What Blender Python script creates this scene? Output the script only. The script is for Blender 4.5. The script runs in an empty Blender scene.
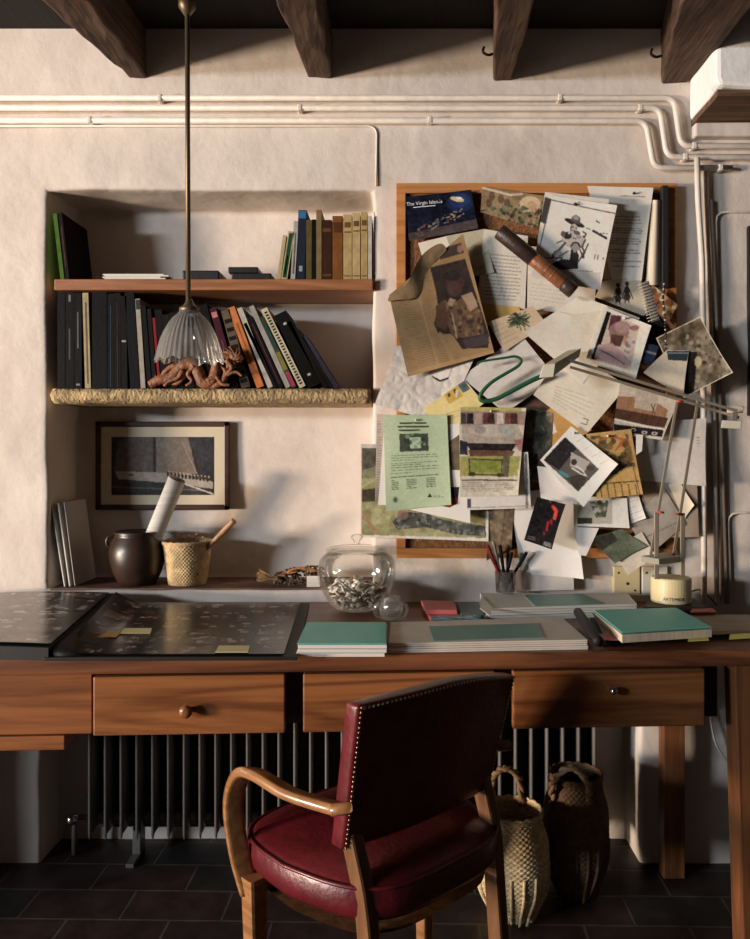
import bpy, bmesh, math, random
import numpy as np
from mathutils import Vector, Matrix, noise as mn
PI = math.pi
random.seed(7); RS = np.random.RandomState(5)
SC = bpy.context.scene
C = SC.collection
# ------------------------------------------------------------------ camera
F, D, H, VX, VY = 801.0, 2.39, 1.233, 400.0, 450.0
cam = bpy.data.cameras.new('camera'); co = bpy.data.objects.new('camera', cam); C.objects.link(co)
cam.sensor_fit = 'HORIZONTAL'; cam.sensor_width = 36; cam.lens = F/750*36
cam.shift_x = (375-VX)/750; cam.shift_y = (VY-469.5)/750
cam.clip_start = .02
co.location = (0, -D, H); co.rotation_euler = (PI/2, 0, 0)
SC.camera = co
# ------------------------------------------------------------------ world, lights, exposure
SC.view_settings.view_transform = 'Standard'; SC.view_settings.look = 'None'
SC.view_settings.gamma = 1; SC.view_settings.exposure = -0.13
w = bpy.data.worlds.new('world'); SC.world = w; w.use_nodes = True
w.node_tree.nodes['Background'].inputs[0].default_value = (1.0, .80, .62, 1)
w.node_tree.nodes['Background'].inputs[1].default_value = .003
def area(name, loc, target, sx, sy, power, col):
    l = bpy.data.lights.new(name, 'AREA'); l.shape = 'RECTANGLE'; l.size = sx; l.size_y = sy
    l.energy = power; l.color = col
    o = bpy.data.objects.new(name, l); C.objects.link(o); o.location = loc
    o.rotation_euler = (Vector(target)-Vector(loc)).to_track_quat('-Z', 'Y').to_euler()
    return o
WIN = (-6.9, -3.45, .92)
area('window_daylight', WIN, (0, -.25, 1.30), 1.0, .75, 770, (1.0, .80, .62))
area('upper_cool_fill', (-6.9, -5.6, 2.1), (0, 0, .9), 1.4, .5, 440, (.82, .90, 1.0))  # cool fill lamp, added to brighten the desk top; no such window known

# ------------------------------------------------------------------ helpers
def W(px, py, Y=0.0):
    d = D+Y
    return Vector(((px-VX)*d/F, Y, H-(py-VY)*d/F))
def DP(px, py, z):
    d = (H-z)*F/(py-VY)
    return Vector(((px-VX)*d/F, d-D, z))
def lin(c):
    return tuple(((v/255.)/12.92 if v <= 10 else ((v/255.+.055)/1.055)**2.4) for v in c)
MATS = {}
def nd(nt, t, **k):
    n = nt.nodes.new(t)
    for a, b in k.items(): setattr(n, a, b)
    return n
def pbr(name, col=(.5, .5, .5), rough=.6, metal=0., var=0., vscale=8., bump=0., bscale=60., spec=.5, stretch=(1, 1, 1), col2=None, coat=0., attr=None, detail=6, trans=0.):
    if name in MATS: return MATS[name]
    m = bpy.data.materials.new(name); m.use_nodes = True; nt = m.node_tree
    b = nt.nodes['Principled BSDF']
    b.inputs['Roughness'].default_value = rough; b.inputs['Metallic'].default_value = metal
    b.inputs['Specular IOR Level'].default_value = spec; b.inputs['Coat Weight'].default_value = coat
    b.inputs['Coat Roughness'].default_value = .15
    if trans: b.inputs['Transmission Weight'].default_value = trans
    tc = nd(nt, 'ShaderNodeTexCoord'); mp = nd(nt, 'ShaderNodeMapping'); mp.inputs['Scale'].default_value = stretch
    nt.links.new(tc.outputs['Object'], mp.inputs[0])
    if attr:
        a = nd(nt, 'ShaderNodeAttribute', attribute_name='Col'); nt.links.new(a.outputs[0], b.inputs['Base Color'])
    else:
        b.inputs['Base Color'].default_value = (*col, 1)
        if var or col2:
            n = nd(nt, 'ShaderNodeTexNoise'); n.inputs['Scale'].default_value = vscale; n.inputs['Detail'].default_value = detail
            n.inputs['Distortion'].default_value = .6
            r = nd(nt, 'ShaderNodeValToRGB'); r.color_ramp.elements[0].position = .36; r.color_ramp.elements[1].position = .64
            c2 = col2 if col2 else tuple(v*(1-var) for v in col)
            r.color_ramp.elements[0].color = (*c2, 1); r.color_ramp.elements[1].color = (*col, 1)
            nt.links.new(mp.outputs[0], n.inputs[0]); nt.links.new(n.outputs[0], r.inputs[0]); nt.links.new(r.outputs[0], b.inputs['Base Color'])
    if bump:
        n = nd(nt, 'ShaderNodeTexNoise'); n.inputs['Scale'].default_value = bscale; n.inputs['Detail'].default_value = 5
        bp = nd(nt, 'ShaderNodeBump'); bp.inputs['Strength'].default_value = bump; bp.inputs['Distance'].default_value = .01
        nt.links.new(mp.outputs[0], n.inputs[0]); nt.links.new(n.outputs[0], bp.inputs['Height']); nt.links.new(bp.outputs[0], b.inputs['Normal'])
    MATS[name] = m; return m
def plaster(name, col, dirt, bstr=.5):
    m = pbr(name, col, .9, spec=.25); nt = m.node_tree; b = nt.nodes['Principled BSDF']
    tc = nd(nt, 'ShaderNodeTexCoord')
    n1 = nd(nt, 'ShaderNodeTexNoise'); n1.inputs['Scale'].default_value = 2.2; n1.inputs['Detail'].default_value = 8; n1.inputs['Roughness'].default_value = .65
    r = nd(nt, 'ShaderNodeValToRGB'); r.color_ramp.elements[0].position = .3; r.color_ramp.elements[1].position = .55
    r.color_ramp.elements[0].color = (*dirt, 1); r.color_ramp.elements[1].color = (*col, 1)
    n2 = nd(nt, 'ShaderNodeTexNoise'); n2.inputs['Scale'].default_value = 7; n2.inputs['Detail'].default_value = 7
    n3 = nd(nt, 'ShaderNodeTexNoise'); n3.inputs['Scale'].default_value = 55; n3.inputs['Detail'].default_value = 4
    v = nd(nt, 'ShaderNodeTexVoronoi', feature='DISTANCE_TO_EDGE'); v.inputs['Scale'].default_value = 1.7
    wv = nd(nt, 'ShaderNodeTexNoise'); wv.inputs['Scale'].default_value = 5; wv.inputs['Detail'].default_value = 5
    add = nd(nt, 'ShaderNodeVectorMath', operation='ADD')
    nt.links.new(tc.outputs['Object'], wv.inputs[0]); nt.links.new(tc.outputs['Object'], add.inputs[0]); nt.links.new(wv.outputs[1], add.inputs[1])
    nt.links.new(add.outputs[0], v.inputs[0])
    cr = nd(nt, 'ShaderNodeMapRange'); cr.inputs[1].default_value = 0; cr.inputs[2].default_value = .006; cr.inputs[3].default_value = -.03; cr.inputs[4].default_value = 0
    nt.links.new(v.outputs['Distance'], cr.inputs[0])
    for n in (n1, n2, n3): nt.links.new(tc.outputs['Object'], n.inputs[0])
    nt.links.new(n1.outputs[0], r.inputs[0]); nt.links.new(r.outputs[0], b.inputs['Base Color'])
    ma = nd(nt, 'ShaderNodeMath', operation='MULTIPLY_ADD'); ma.inputs[1].default_value = .003
    nt.links.new(n3.outputs[0], ma.inputs[0]); nt.links.new(n2.outputs[0], ma.inputs[2])
    m2 = nd(nt, 'ShaderNodeMath', operation='ADD'); nt.links.new(ma.outputs[0], m2.inputs[0]); nt.links.new(cr.outputs[0], m2.inputs[1])
    bp = nd(nt, 'ShaderNodeBump'); bp.inputs['Strength'].default_value = bstr; bp.inputs['Distance'].default_value = .025
    nt.links.new(m2.outputs[0], bp.inputs['Height']); nt.links.new(bp.outputs[0], b.inputs['Normal'])
    return m
def wood(name, c1, c2, along='x', rough=.45, scale=5., bump=.25, coat=0.):
    if name in MATS: return MATS[name]
    st = {'x': (.18, 3, 3), 'y': (3, .18, 3), 'z': (3, 3, .18)}[along]
    m = pbr(name, c1, rough, spec=.4, coat=coat); nt = m.node_tree; b = nt.nodes['Principled BSDF']
    tc = nd(nt, 'ShaderNodeTexCoord'); mp = nd(nt, 'ShaderNodeMapping'); mp.inputs['Scale'].default_value = st
    nt.links.new(tc.outputs['Object'], mp.inputs[0])
    n = nd(nt, 'ShaderNodeTexNoise'); n.inputs['Scale'].default_value = scale; n.inputs['Detail'].default_value = 5; n.inputs['Distortion'].default_value = 1.5
    mu = nd(nt, 'ShaderNodeMath', operation='MULTIPLY'); mu.inputs[1].default_value = 9
    fr = nd(nt, 'ShaderNodeMath', operation='PINGPONG'); fr.inputs[1].default_value = 1
    n2 = nd(nt, 'ShaderNodeTexNoise'); n2.inputs['Scale'].default_value = 40; n2.inputs['Detail'].default_value = 4
    mx = nd(nt, 'ShaderNodeMath', operation='MULTIPLY_ADD'); mx.inputs[1].default_value = .55
    nt.links.new(mp.outputs[0], n.inputs[0]); nt.links.new(n.outputs[0], mu.inputs[0]); nt.links.new(mu.outputs[0], fr.inputs[0])
    nt.links.new(mp.outputs[0], n2.inputs[0]); nt.links.new(fr.outputs[0], mx.inputs[0])
    m3 = nd(nt, 'ShaderNodeMath', operation='MULTIPLY'); m3.inputs[1].default_value = .6
    nt.links.new(n2.outputs[0], m3.inputs[0]); nt.links.new(m3.outputs[0], mx.inputs[2])
    r = nd(nt, 'ShaderNodeValToRGB'); r.color_ramp.elements[0].position = .15; r.color_ramp.elements[1].position = .85
    r.color_ramp.elements[0].color = (*c1, 1); r.color_ramp.elements[1].color = (*c2, 1)
    nt.links.new(mx.outputs[0], r.inputs[0]); nt.links.new(r.outputs[0], b.inputs['Base Color'])
    bp = nd(nt, 'ShaderNodeBump'); bp.inputs['Strength'].default_value = bump; bp.inputs['Distance'].default_value = .002
    nt.links.new(n2.outputs[0], bp.inputs['Height']); nt.links.new(bp.outputs[0], b.inputs['Normal'])
    return m
def thin_glass(name, tint=(1, 1, 1), milk=0., refl=1.0):
    m = bpy.data.materials.new(name); m.use_nodes = True; nt = m.node_tree; nt.nodes.remove(nt.nodes['Principled BSDF'])
    out = nt.nodes['Material Output']
    t = nd(nt, 'ShaderNodeBsdfTransparent'); t.inputs[0].default_value = (*tint, 1)
    g = nd(nt, 'ShaderNodeBsdfGlossy'); g.inputs['Roughness'].default_value = .04
    lw = nd(nt, 'ShaderNodeLayerWeight'); lw.inputs[0].default_value = .35
    mr = nd(nt, 'ShaderNodeMath', operation='MULTIPLY'); mr.inputs[1].default_value = refl
    nt.links.new(lw.outputs['Fresnel'], mr.inputs[0])
    mx = nd(nt, 'ShaderNodeMixShader'); nt.links.new(mr.outputs[0], mx.inputs[0])
    if milk:
        tr = nd(nt, 'ShaderNodeBsdfTranslucent'); tr.inputs[0].default_value = (.85, .85, .82, 1)
        df = nd(nt, 'ShaderNodeBsdfDiffuse'); df.inputs[0].default_value = (.75, .74, .72, 1)
        a = nd(nt, 'ShaderNodeMixShader'); a.inputs[0].default_value = .5
        nt.links.new(tr.outputs[0], a.inputs[1]); nt.links.new(df.outputs[0], a.inputs[2])
        b = nd(nt, 'ShaderNodeMixShader'); b.inputs[0].default_value = milk
        nt.links.new(t.outputs[0], b.inputs[1]); nt.links.new(a.outputs[0], b.inputs[2]); nt.links.new(b.outputs[0], mx.inputs[1])
    else: nt.links.new(t.outputs[0], mx.inputs[1])
    nt.links.new(g.outputs[0], mx.inputs[2]); nt.links.new(mx.outputs[0], out.inputs[0])
    MATS[name] = m; return m

ORG = {}
def thing(name, label, cat, loc, rotz=0, group=None):
    o = bpy.data.objects.new(name, None); C.objects.link(o); o.empty_display_size = .05
    o.location = loc; o.rotation_euler = (0, 0, rotz); o['label'] = label; o['category'] = cat
    if group: o['group'] = group
    ORG[o] = (Vector(loc), rotz); return o
def tag(o, label, cat, group=None):
    o['label'] = label; o['category'] = cat
    if group: o['group'] = group
    return o
def obj(name, bm, mat, parent=None, bevel=0, smooth=False, local=False, label=None, org=None, sub=0):
    """bm in world coordinates unless local=True (then in the parent's frame)."""
    me = bpy.data.meshes.new(name)
    if isinstance(bm, bpy.types.Mesh): me = bm
    else:
        if not getattr(bm, 'is_open', False): bmesh.ops.recalc_face_normals(bm, faces=bm.faces)
        bm.to_mesh(me); bm.free()
    o = bpy.data.objects.new(name, me); C.objects.link(o)
    if parent is not None:
        loc, rz = ORG[parent]; ORG[o] = (loc, rz); o.parent = parent
        if not local: me.transform(Matrix.Rotation(-rz, 4, 'Z') @ Matrix.Translation(-loc))
    else:
        if org is None:
            n = len(me.vertices); a = np.empty(n*3); me.vertices.foreach_get('co', a); a = a.reshape(-1, 3)
            org = Vector(((a[:, 0].min()+a[:, 0].max())/2, (a[:, 1].min()+a[:, 1].max())/2, a[:, 2].min()))
        org = Vector(org); o.location = org; ORG[o] = (org, 0)
        if not local: me.transform(Matrix.Translation(-org))
    if mat: me.materials.append(mat)
    if smooth:
        me.polygons.foreach_set('use_smooth', [True]*len(me.polygons))
    if bevel:
        b = o.modifiers.new('bevel', 'BEVEL'); b.width = bevel; b.segments = 2; b.limit_method = 'ANGLE'; b.angle_limit = .7
    if sub:
        s = o.modifiers.new('subd', 'SUBSURF'); s.levels = sub; s.render_levels = sub
    if label: o['label'] = label
    return o
def struct(name, bm, mat, **k):
    o = obj(name, bm, mat, org=(0, 0, 0), **k); o['kind'] = 'structure'; return o
def B(): return bmesh.new()
def box(bm, x0, x1, y0, y1, z0, z1, M=None):
    v = [Vector((x, y, z)) for z in (z0, z1) for y in (y0, y1) for x in (x0, x1)]
    if M is not None: v = [M @ p for p in v]
    v = [bm.verts.new(p) for p in v]
    for f in ((0, 2, 3, 1), (4, 5, 7, 6), (0, 1, 5, 4), (2, 6, 7, 3), (0, 4, 6, 2), (1, 3, 7, 5)): bm.faces.new([v[i] for i in f])
    return bm
def hexa(bm, pts):
    v = [bm.verts.new(p) for p in pts]
    for f in ((0, 3, 2, 1), (4, 5, 6, 7), (0, 1, 5, 4), (1, 2, 6, 5), (2, 3, 7, 6), (3, 0, 4, 7)): bm.faces.new([v[i] for i in f])
    return bm
def slab(bm, quad, z0, z1):
    return hexa(bm, [Vector((p[0], p[1], z0)) for p in quad]+[Vector((p[0], p[1], z1)) for p in quad])
def tube(bm, pts, r, seg=8, flat=None, up=None):
    pts = [Vector(p) for p in pts]; n = len(pts)
    rs = r if isinstance(r, (list, tuple)) else [r]*n
    t0 = (pts[1]-pts[0]).normalized()
    ref = Vector(up) if up else (Vector((0, 0, 1)) if abs(t0.z) < .9 else Vector((1, 0, 0)))
    nrm = (ref-t0*ref.dot(t0)).normalized(); rings = []
    for i, p in enumerate(pts):
        t = (pts[min(i+1, n-1)]-pts[max(i-1, 0)]).normalized()
        nrm = (nrm-t*nrm.dot(t)).normalized(); bi = t.cross(nrm)
        ring = []
        for k in range(seg):
            a = 2*PI*(k+.5)/seg; ca, sa = math.cos(a), math.sin(a)
            if flat:
                e = .35; ca = math.copysign(abs(ca)**e, ca)*flat[0]; sa = math.copysign(abs(sa)**e, sa)*flat[1]
                ring.append(bm.verts.new(p+(nrm*ca+bi*sa)*rs[i]))
            else: ring.append(bm.verts.new(p+(nrm*ca+bi*sa)*rs[i]))
        rings.append(ring)
    for a, b in zip(rings, rings[1:]):
        for k in range(seg): bm.faces.new((a[k], a[(k+1) % seg], b[(k+1) % seg], b[k]))
    bm.faces.new(rings[0][::-1]); bm.faces.new(rings[-1])
    return bm
def spline(P, n=8):
    P = [Vector(p) for p in P]; out = []
    Q = [2*P[0]-P[1]]+P+[2*P[-1]-P[-2]]
    for i in range(1, len(Q)-2):
        for k in range(n):
            t = k/n; a, b, c, d = Q[i-1], Q[i], Q[i+1], Q[i+2]
            out.append(.5*((2*b)+(c-a)*t+(2*a-5*b+4*c-d)*t*t+(3*b-a-3*c+d)*t**3))
    out.append(P[-1]); return out
def lathe(bm, prof, c, seg=32, fn=None, cap0=True, cap1=False):
    c = Vector(c); rings = []
    for j, (r, z) in enumerate(prof):
        ring = []
        for k in range(seg):
            a = 2*PI*k/seg; rr, zz = (r, z) if fn is None else fn(r, z, a, j)
            ring.append(bm.verts.new(c+Vector((rr*math.cos(a), rr*math.sin(a), zz))))
        rings.append(ring)
    for a, b in zip(rings, rings[1:]):
        for k in range(seg): bm.faces.new((a[k], a[(k+1) % seg], b[(k+1) % seg], b[k]))
    if cap0: bm.faces.new(rings[0][::-1])
    if cap1: bm.faces.new(rings[-1])
    return bm
def sphere(bm, c, r, s=(1, 1, 1), u=10, v=7, M=None):
    mt = Matrix.Translation(Vector(c)) @ (M or Matrix()) @ Matrix.Diagonal((*[r*k for k in s], 1))
    bmesh.ops.create_uvsphere(bm, u_segments=u, v_segments=v, radius=1, matrix=mt); return bm
def roughen(bm, amp, sc, seed=0.):
    for v in bm.verts:
        p = v.co*sc+Vector((seed, seed*1.7, 3.1))
        v.co += mn.noise_vector(p)*amp
    return bm
def cutgrid(bm, n, axis_len=None):
    bmesh.ops.subdivide_edges(bm, edges=bm.edges, cuts=n, use_grid_fill=True); return bm
def text_mesh(body, size, M, align='LEFT'):
    cu = bpy.data.curves.new('t', 'FONT'); cu.body = body; cu.size = size; cu.align_x = align; cu.extrude = .0003
    o = bpy.data.objects.new('t', cu); C.objects.link(o)
    bpy.context.view_layer.update()
    me = bpy.data.meshes.new_from_object(o.evaluated_get(bpy.context.evaluated_depsgraph_get()))
    bpy.data.objects.remove(o); bpy.data.curves.remove(cu); me.transform(M); return me

# ------------------------------------------------------------------ printed surfaces: colours of the print, per vertex
class Canvas:
    def __init__(s, x0, y0, x1, y1, col, k=1.6):
        s.x0, s.y0, s.k = x0-2, y0-2, k; s.gain = 1.0
        s.w, s.h = int((x1-x0+4)*k)+2, int((y1-y0+4)*k)+2
        s.a = np.zeros((s.h, s.w, 3)); s.a[:] = col
        yy, xx = np.mgrid[0:s.h, 0:s.w]; s.X = xx/k+s.x0; s.Y = yy/k+s.y0
    def put(s, m, c, al=1.):
        s.a[m] = s.a[m]*(1-al)+np.array(c, float)*al; return s
    def mask(s, pts):
        m = np.zeros((s.h, s.w), bool); n = len(pts)
        for i in range(n):
            xa, ya = pts[i]; xb, yb = pts[(i+1) % n]
            if ya == yb: continue
            t = (ya > s.Y) != (yb > s.Y)
            m ^= t & (s.X < (xb-xa)*(s.Y-ya)/(yb-ya)+xa)
        return m
    def poly(s, pts, c, al=1.): return s.put(s.mask(pts), c, al)
    def ell(s, cx, cy, rx, ry, c, al=1., rot=0):
        ca, sa = math.cos(rot), math.sin(rot); dx, dy = s.X-cx, s.Y-cy
        return s.put(((dx*ca+dy*sa)/rx)**2+((-dx*sa+dy*ca)/ry)**2 < 1, c, al)
    def line(s, x0, y0, x1, y1, wd, c, al=1.):
        dx, dy = x1-x0, y1-y0; L = max(dx*dx+dy*dy, 1e-6)
        t = np.clip(((s.X-x0)*dx+(s.Y-y0)*dy)/L, 0, 1)
        return s.put((s.X-x0-t*dx)**2+(s.Y-y0-t*dy)**2 < (wd/2)**2, c, al)
    def path(s, P, wd, c, al=1.):
        for a, b in zip(P, P[1:]): s.line(*a, *b, wd, c, al)
        return s
    def nz(s, cell, amp, seed=0, m=None, tint=(1, 1, 1)):
        r = np.random.RandomState(seed); gw, gh = int(s.w/s.k/cell)+3, int(s.h/s.k/cell)+3
        g = r.rand(gh, gw)-.5; fx = (s.X-s.x0)/cell; fy = (s.Y-s.y0)/cell
        ix, iy = fx.astype(int), fy.astype(int); tx, ty = fx-ix, fy-iy
        v = (g[iy, ix]*(1-tx)+g[iy, ix+1]*tx)*(1-ty)+(g[iy+1, ix]*(1-tx)+g[iy+1, ix+1]*tx)*ty
        d = v[..., None]*2*amp*np.array(tint)
        if m is None: s.a += d
        else: s.a[m] += d[m]
        return s
    def blobs(s, pts, cols, n, r0, r1, seed):
        r = np.random.RandomState(seed); m = s.mask(pts); x0 = min(p[0] for p in pts); x1 = max(p[0] for p in pts); y0 = min(p[1] for p in pts); y1 = max(p[1] for p in pts)
        for _ in range(n):
            cx, cy = r.uniform(x0, x1), r.uniform(y0, y1); rx, ry = r.uniform(r0, r1, 2)
            e = ((s.X-cx)/rx)**2+((s.Y-cy)/ry)**2 < 1
            s.put(e & m, cols[r.randint(len(cols))], .75)
        return s
    def text(s, q, n, c, wd=.8, al=.6, seed=1, fill=.9, words=True):
        """n rows of writing inside quad q (TL,TR,BR,BL)"""
        r = np.random.RandomState(seed)
        for i in range(n):
            v = (i+.5)/n; a = lerp2(q, 0, v); b = lerp2(q, 1, v); u = 0; end = 1 if r.rand() < .75 else r.uniform(.4, .95)
            while u < end*fill:
                L = r.uniform(.04, .14) if words else 1; e = min(u+L, end)
                s.line(a[0]+(b[0]-a[0])*u, a[1]+(b[1]-a[1])*u, a[0]+(b[0]-a[0])*e, a[1]+(b[1]-a[1])*e, wd, c, al); u = e+.03
        return s
    def sample(s, px, py):
        ix = np.clip(((px-s.x0)*s.k).round().astype(int), 0, s.w-1); iy = np.clip(((py-s.y0)*s.k).round().astype(int), 0, s.h-1)
        v = np.clip(s.a[iy, ix], 0, 255)/255.
        return np.minimum(np.where(v <= .04045, v/12.92, ((v+.055)/1.055)**2.4)*s.gain, .86)
def lerp2(q, u, v):
    a = [q[0][i]*(1-u)+q[1][i]*u for i in range(2)]; b = [q[3][i]*(1-u)+q[2][i]*u for i in range(2)]
    return (a[0]*(1-v)+b[0]*v, a[1]*(1-v)+b[1]*v)
def gridmesh(name, P, COL):
    """P (nv,nu,3), COL (nv,nu,3) -> mesh with vertex colour 'Col'"""
    nv, nu = P.shape[:2]; me = bpy.data.meshes.new(name)
    i = np.arange(nv*nu).reshape(nv, nu)
    q = np.stack([i[:-1, :-1], i[1:, :-1], i[1:, 1:], i[:-1, 1:]], -1).reshape(-1, 4)
    me.vertices.add(nv*nu); me.vertices.foreach_set('co', P.reshape(-1).astype(np.float32))
    me.loops.add(len(q)*4); me.loops.foreach_set('vertex_index', q.reshape(-1).astype(np.int32))
    me.polygons.add(len(q)); me.polygons.foreach_set('loop_start', np.arange(0, len(q)*4, 4, dtype=np.int32))
    me.polygons.foreach_set('use_smooth', np.ones(len(q), bool))
    me.update(calc_edges=True)
    at = me.color_attributes.new('Col', 'FLOAT_COLOR', 'POINT')
    c = np.concatenate([COL.reshape(-1, 3), np.ones((nv*nu, 1))], 1); at.data.foreach_set('color', c.reshape(-1).astype(np.float32))
    return me
PRINT = pbr('printed_paper', rough=.75, attr=1, spec=.3, bump=.12, bscale=25)
GLOSS = pbr('glossy_print', rough=.32, attr=1, spec=.5, bump=.05, bscale=12)
PY = {}
def paper(name, label, cat, quad, Y, paint, k=2.2, lift=(0, 0, 0, 0), wave=0., group=None, mat=None, res=1.6, col=(225, 215, 200), tilt=0., parent=None, crumple=0.):
    xs = [p[0] for p in quad]; ys = [p[1] for p in quad]
    cv = Canvas(min(xs), min(ys), max(xs), max(ys), col, k); cv.nz(14, 5, int(xs[0])); paint(cv, quad) if paint else None
    cv.gain = 1.18; g_ = cv.a.mean(-1, keepdims=True); cv.a = g_+(cv.a-g_)*.82
    if paint: cv.nz(1.6, 6 if mat is None else 13, int(ys[0])); cv.nz(5, 3 if mat is None else 7, int(ys[1]))
    b_ = cv.a.copy(); b_[1:-1, 1:-1] = (cv.a[1:-1, 1:-1]*4+cv.a[:-2, 1:-1]+cv.a[2:, 1:-1]+cv.a[1:-1, :-2]+cv.a[1:-1, 2:])/8; cv.a = b_
    lw = max(math.dist(quad[0], quad[1]), math.dist(quad[3], quad[2])); lh = max(math.dist(quad[0], quad[3]), math.dist(quad[1], quad[2]))
    nu, nv = max(6, int(lw*res)), max(6, int(lh*res))
    u, v = np.meshgrid(np.linspace(0, 1, nu), np.linspace(0, 1, nv))
    w4 = [(1-u)*(1-v), u*(1-v), u*v, (1-u)*v]
    px = sum(w*q[0] for w, q in zip(w4, quad)); py = sum(w*q[1] for w, q in zip(w4, quad))
    X = (px-VX)*(D+Y)/F; Z = H-(py-VY)*(D+Y)/F
    y = np.full_like(X, Y)
    for w, l in zip(w4, lift): y -= l*w**2.5
    y -= tilt*v*v
    if wave: y -= wave*(np.sin(u*5+xs[0])*.5+.5)*(np.sin(v*4+ys[0])*.5+.5)
    if crumple:
        for j in range(nv):
            for i in range(nu):
                y[j, i] -= crumple*abs(mn.noise(Vector((X[j, i]*14, Z[j, i]*14, 1.)))) + crumple*.4*abs(mn.noise(Vector((X[j, i]*40, Z[j, i]*40, 7.))))
    me = gridmesh(name, np.stack([X, y, Z], -1), cv.sample(px, py))
    o = obj(name, me, mat or PRINT, parent=parent)
    if parent is None: tag(o, label, cat, group); PY[label] = Y
    return o

# ------------------------------------------------------------------ the room
PL = plaster('wall_plaster', (.70, .62, .55), (.61, .52, .45), .40)
PLW = plaster('white_plaster', (.86, .84, .82), (.78, .76, .74), .4)
XL, XR, YB = -7.0, 3.0, -7.0
NX0, NX1, NZ0, NZ1, ND = -1.051, -.080, .815, 2.009, .22
RX0, RX1, RZ1, RD = -1.075, .716, .742, .15
def wall_back():
    bm = B()
    def lines(a, b, step, brk):
        s = {round(a, 4), round(b, 4)} | {round(x, 4) for x in brk}
        k = a
        while k < b:
            if all(abs(k-x) > step*.45 for x in brk): s.add(round(k, 4))
            k += step
        return sorted(s)
    xs = [-7.0, -5.7, -4.4, -3.6, -2.9]+lines(-2.2, 2.1, .03, (NX0, NX1, RX0, RX1)); xs += [2.5, 3.0]; zs = lines(0, 2.5, .03, (NZ0, NZ1, RZ1, 0))
    V = {}
    def wob(x, y, z):
        n = mn.noise(Vector((x*3, z*3, y*2)))*.007+mn.noise(Vector((x*9, z*9, y)))*.003
        e = mn.noise_vector(Vector((x*7, y*7, z*7)))*.005
        return Vector((x+e.x, y+(n if z < 2.44 else 0), z+(e.z if .02 < z < 2.45 else 0)))
    def vv(x, y, z):
        k = (round(x, 4), round(y, 4), round(z, 4))
        if k not in V: V[k] = bm.verts.new(wob(*k))
        return V[k]
    def inn(x, z): return (NX0 < x < NX1 and NZ0 < z < NZ1), (RX0 < x < RX1 and z < RZ1)
    for a, b in zip(xs, xs[1:]):
        for c, d in zip(zs, zs[1:]):
            n, r = inn((a+b)/2, (c+d)/2)
            y = ND if n else RD if r else 0
            bm.faces.new((vv(a, y, c), vv(b, y, c), vv(b, y, d), vv(a, y, d)))
    for (x0, x1, z0, z1, dp) in ((NX0, NX1, NZ0, NZ1, ND), (RX0, RX1, 0, RZ1, RD)):
        ys = [dp*i/6 for i in range(7)]
        xx = [x for x in xs if x0-1e-4 <= x <= x1+1e-4]; zz = [z for z in zs if z0-1e-4 <= z <= z1+1e-4]
        for y0, y1 in zip(ys, ys[1:]):
            for a, b in zip(xx, xx[1:]):
                bm.faces.new((vv(a, y0, z1), vv(b, y0, z1), vv(b, y1, z1), vv(a, y1, z1)))
                if z0 > 0: bm.faces.new((vv(a, y0, z0), vv(b, y0, z0), vv(b, y1, z0), vv(a, y1, z0)))
            for c, d in zip(zz, zz[1:]):
                bm.faces.new((vv(x0, y0, c), vv(x0, y1, c), vv(x0, y1, d), vv(x0, y0, d)))
                bm.faces.new((vv(x1, y0, c), vv(x1, y1, c), vv(x1, y1, d), vv(x1, y0, d)))
    o = struct('wall_back', bm, PL, smooth=True)
    b = o.modifiers.new('bevel', 'BEVEL'); b.width = .011; b.segments = 3; b.limit_method = 'ANGLE'; b.angle_limit = .9
wall_back()
# floor of dark terracotta tiles
fm = pbr('floor_tiles', (.03, .02, .02), .5, spec=.4); nt = fm.node_tree; b = nt.nodes['Principled BSDF']
tc = nd(nt, 'ShaderNodeTexCoord'); mp = nd(nt, 'ShaderNodeMapping'); mp.inputs['Location'].default_value = (.06, .024, 0); mp.inputs['Rotation'].default_value = (0, 0, .02)
br = nd(nt, 'ShaderNodeTexBrick'); br.inputs['Scale'].default_value = 1; br.inputs['Brick Width'].default_value = .27; br.inputs['Row Height'].default_value = .14
br.inputs['Mortar Size'].default_value = .0045; br.inputs['Mortar Smooth'].default_value = .4; br.inputs['Bias'].default_value = -.2
br.inputs['Color1'].default_value = (.030, .026, .025, 1); br.inputs['Color2'].default_value = (.058, .026, .024, 1); br.inputs['Mortar'].default_value = (.085, .075, .068, 1)
nz = nd(nt, 'ShaderNodeTexNoise'); nz.inputs['Scale'].default_value = 14; nz.inputs['Detail'].default_value = 8
mm = nd(nt, 'ShaderNodeMixRGB', blend_type='MULTIPLY'); mm.inputs[0].default_value = .8
rr = nd(nt, 'ShaderNodeValToRGB'); rr.color_ramp.elements[0].position = .35; rr.color_ramp.elements[0].color = (.35, .33, .32, 1); rr.color_ramp.elements[1].position = .7; rr.color_ramp.elements[1].color = (1, 1, 1, 1)
nt.links.new(tc.outputs['Object'], mp.inputs[0]); nt.links.new(mp.outputs[0], br.inputs[0]); nt.links.new(tc.outputs['Object'], nz.inputs[0]); nt.links.new(nz.outputs[0], rr.inputs[0])
nt.links.new(br.outputs[0], mm.inputs[1]); nt.links.new(rr.outputs[0], mm.inputs[2]); nt.links.new(mm.outputs[0], b.inputs['Base Color'])
bp = nd(nt, 'ShaderNodeBump'); bp.inputs['Distance'].default_value = .004; bp.inputs['Strength'].default_value = .6
ad = nd(nt, 'ShaderNodeMath', operation='SUBTRACT'); nt.links.new(nz.outputs[0], ad.inputs[0]); nt.links.new(br.outputs['Fac'], ad.inputs[1]); nt.links.new(ad.outputs[0], bp.inputs['Height']); nt.links.new(bp.outputs[0], b.inputs['Normal'])
struct('floor', box(B(), XL, XR, YB, RD+.12, -.05, 0), fm)
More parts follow.
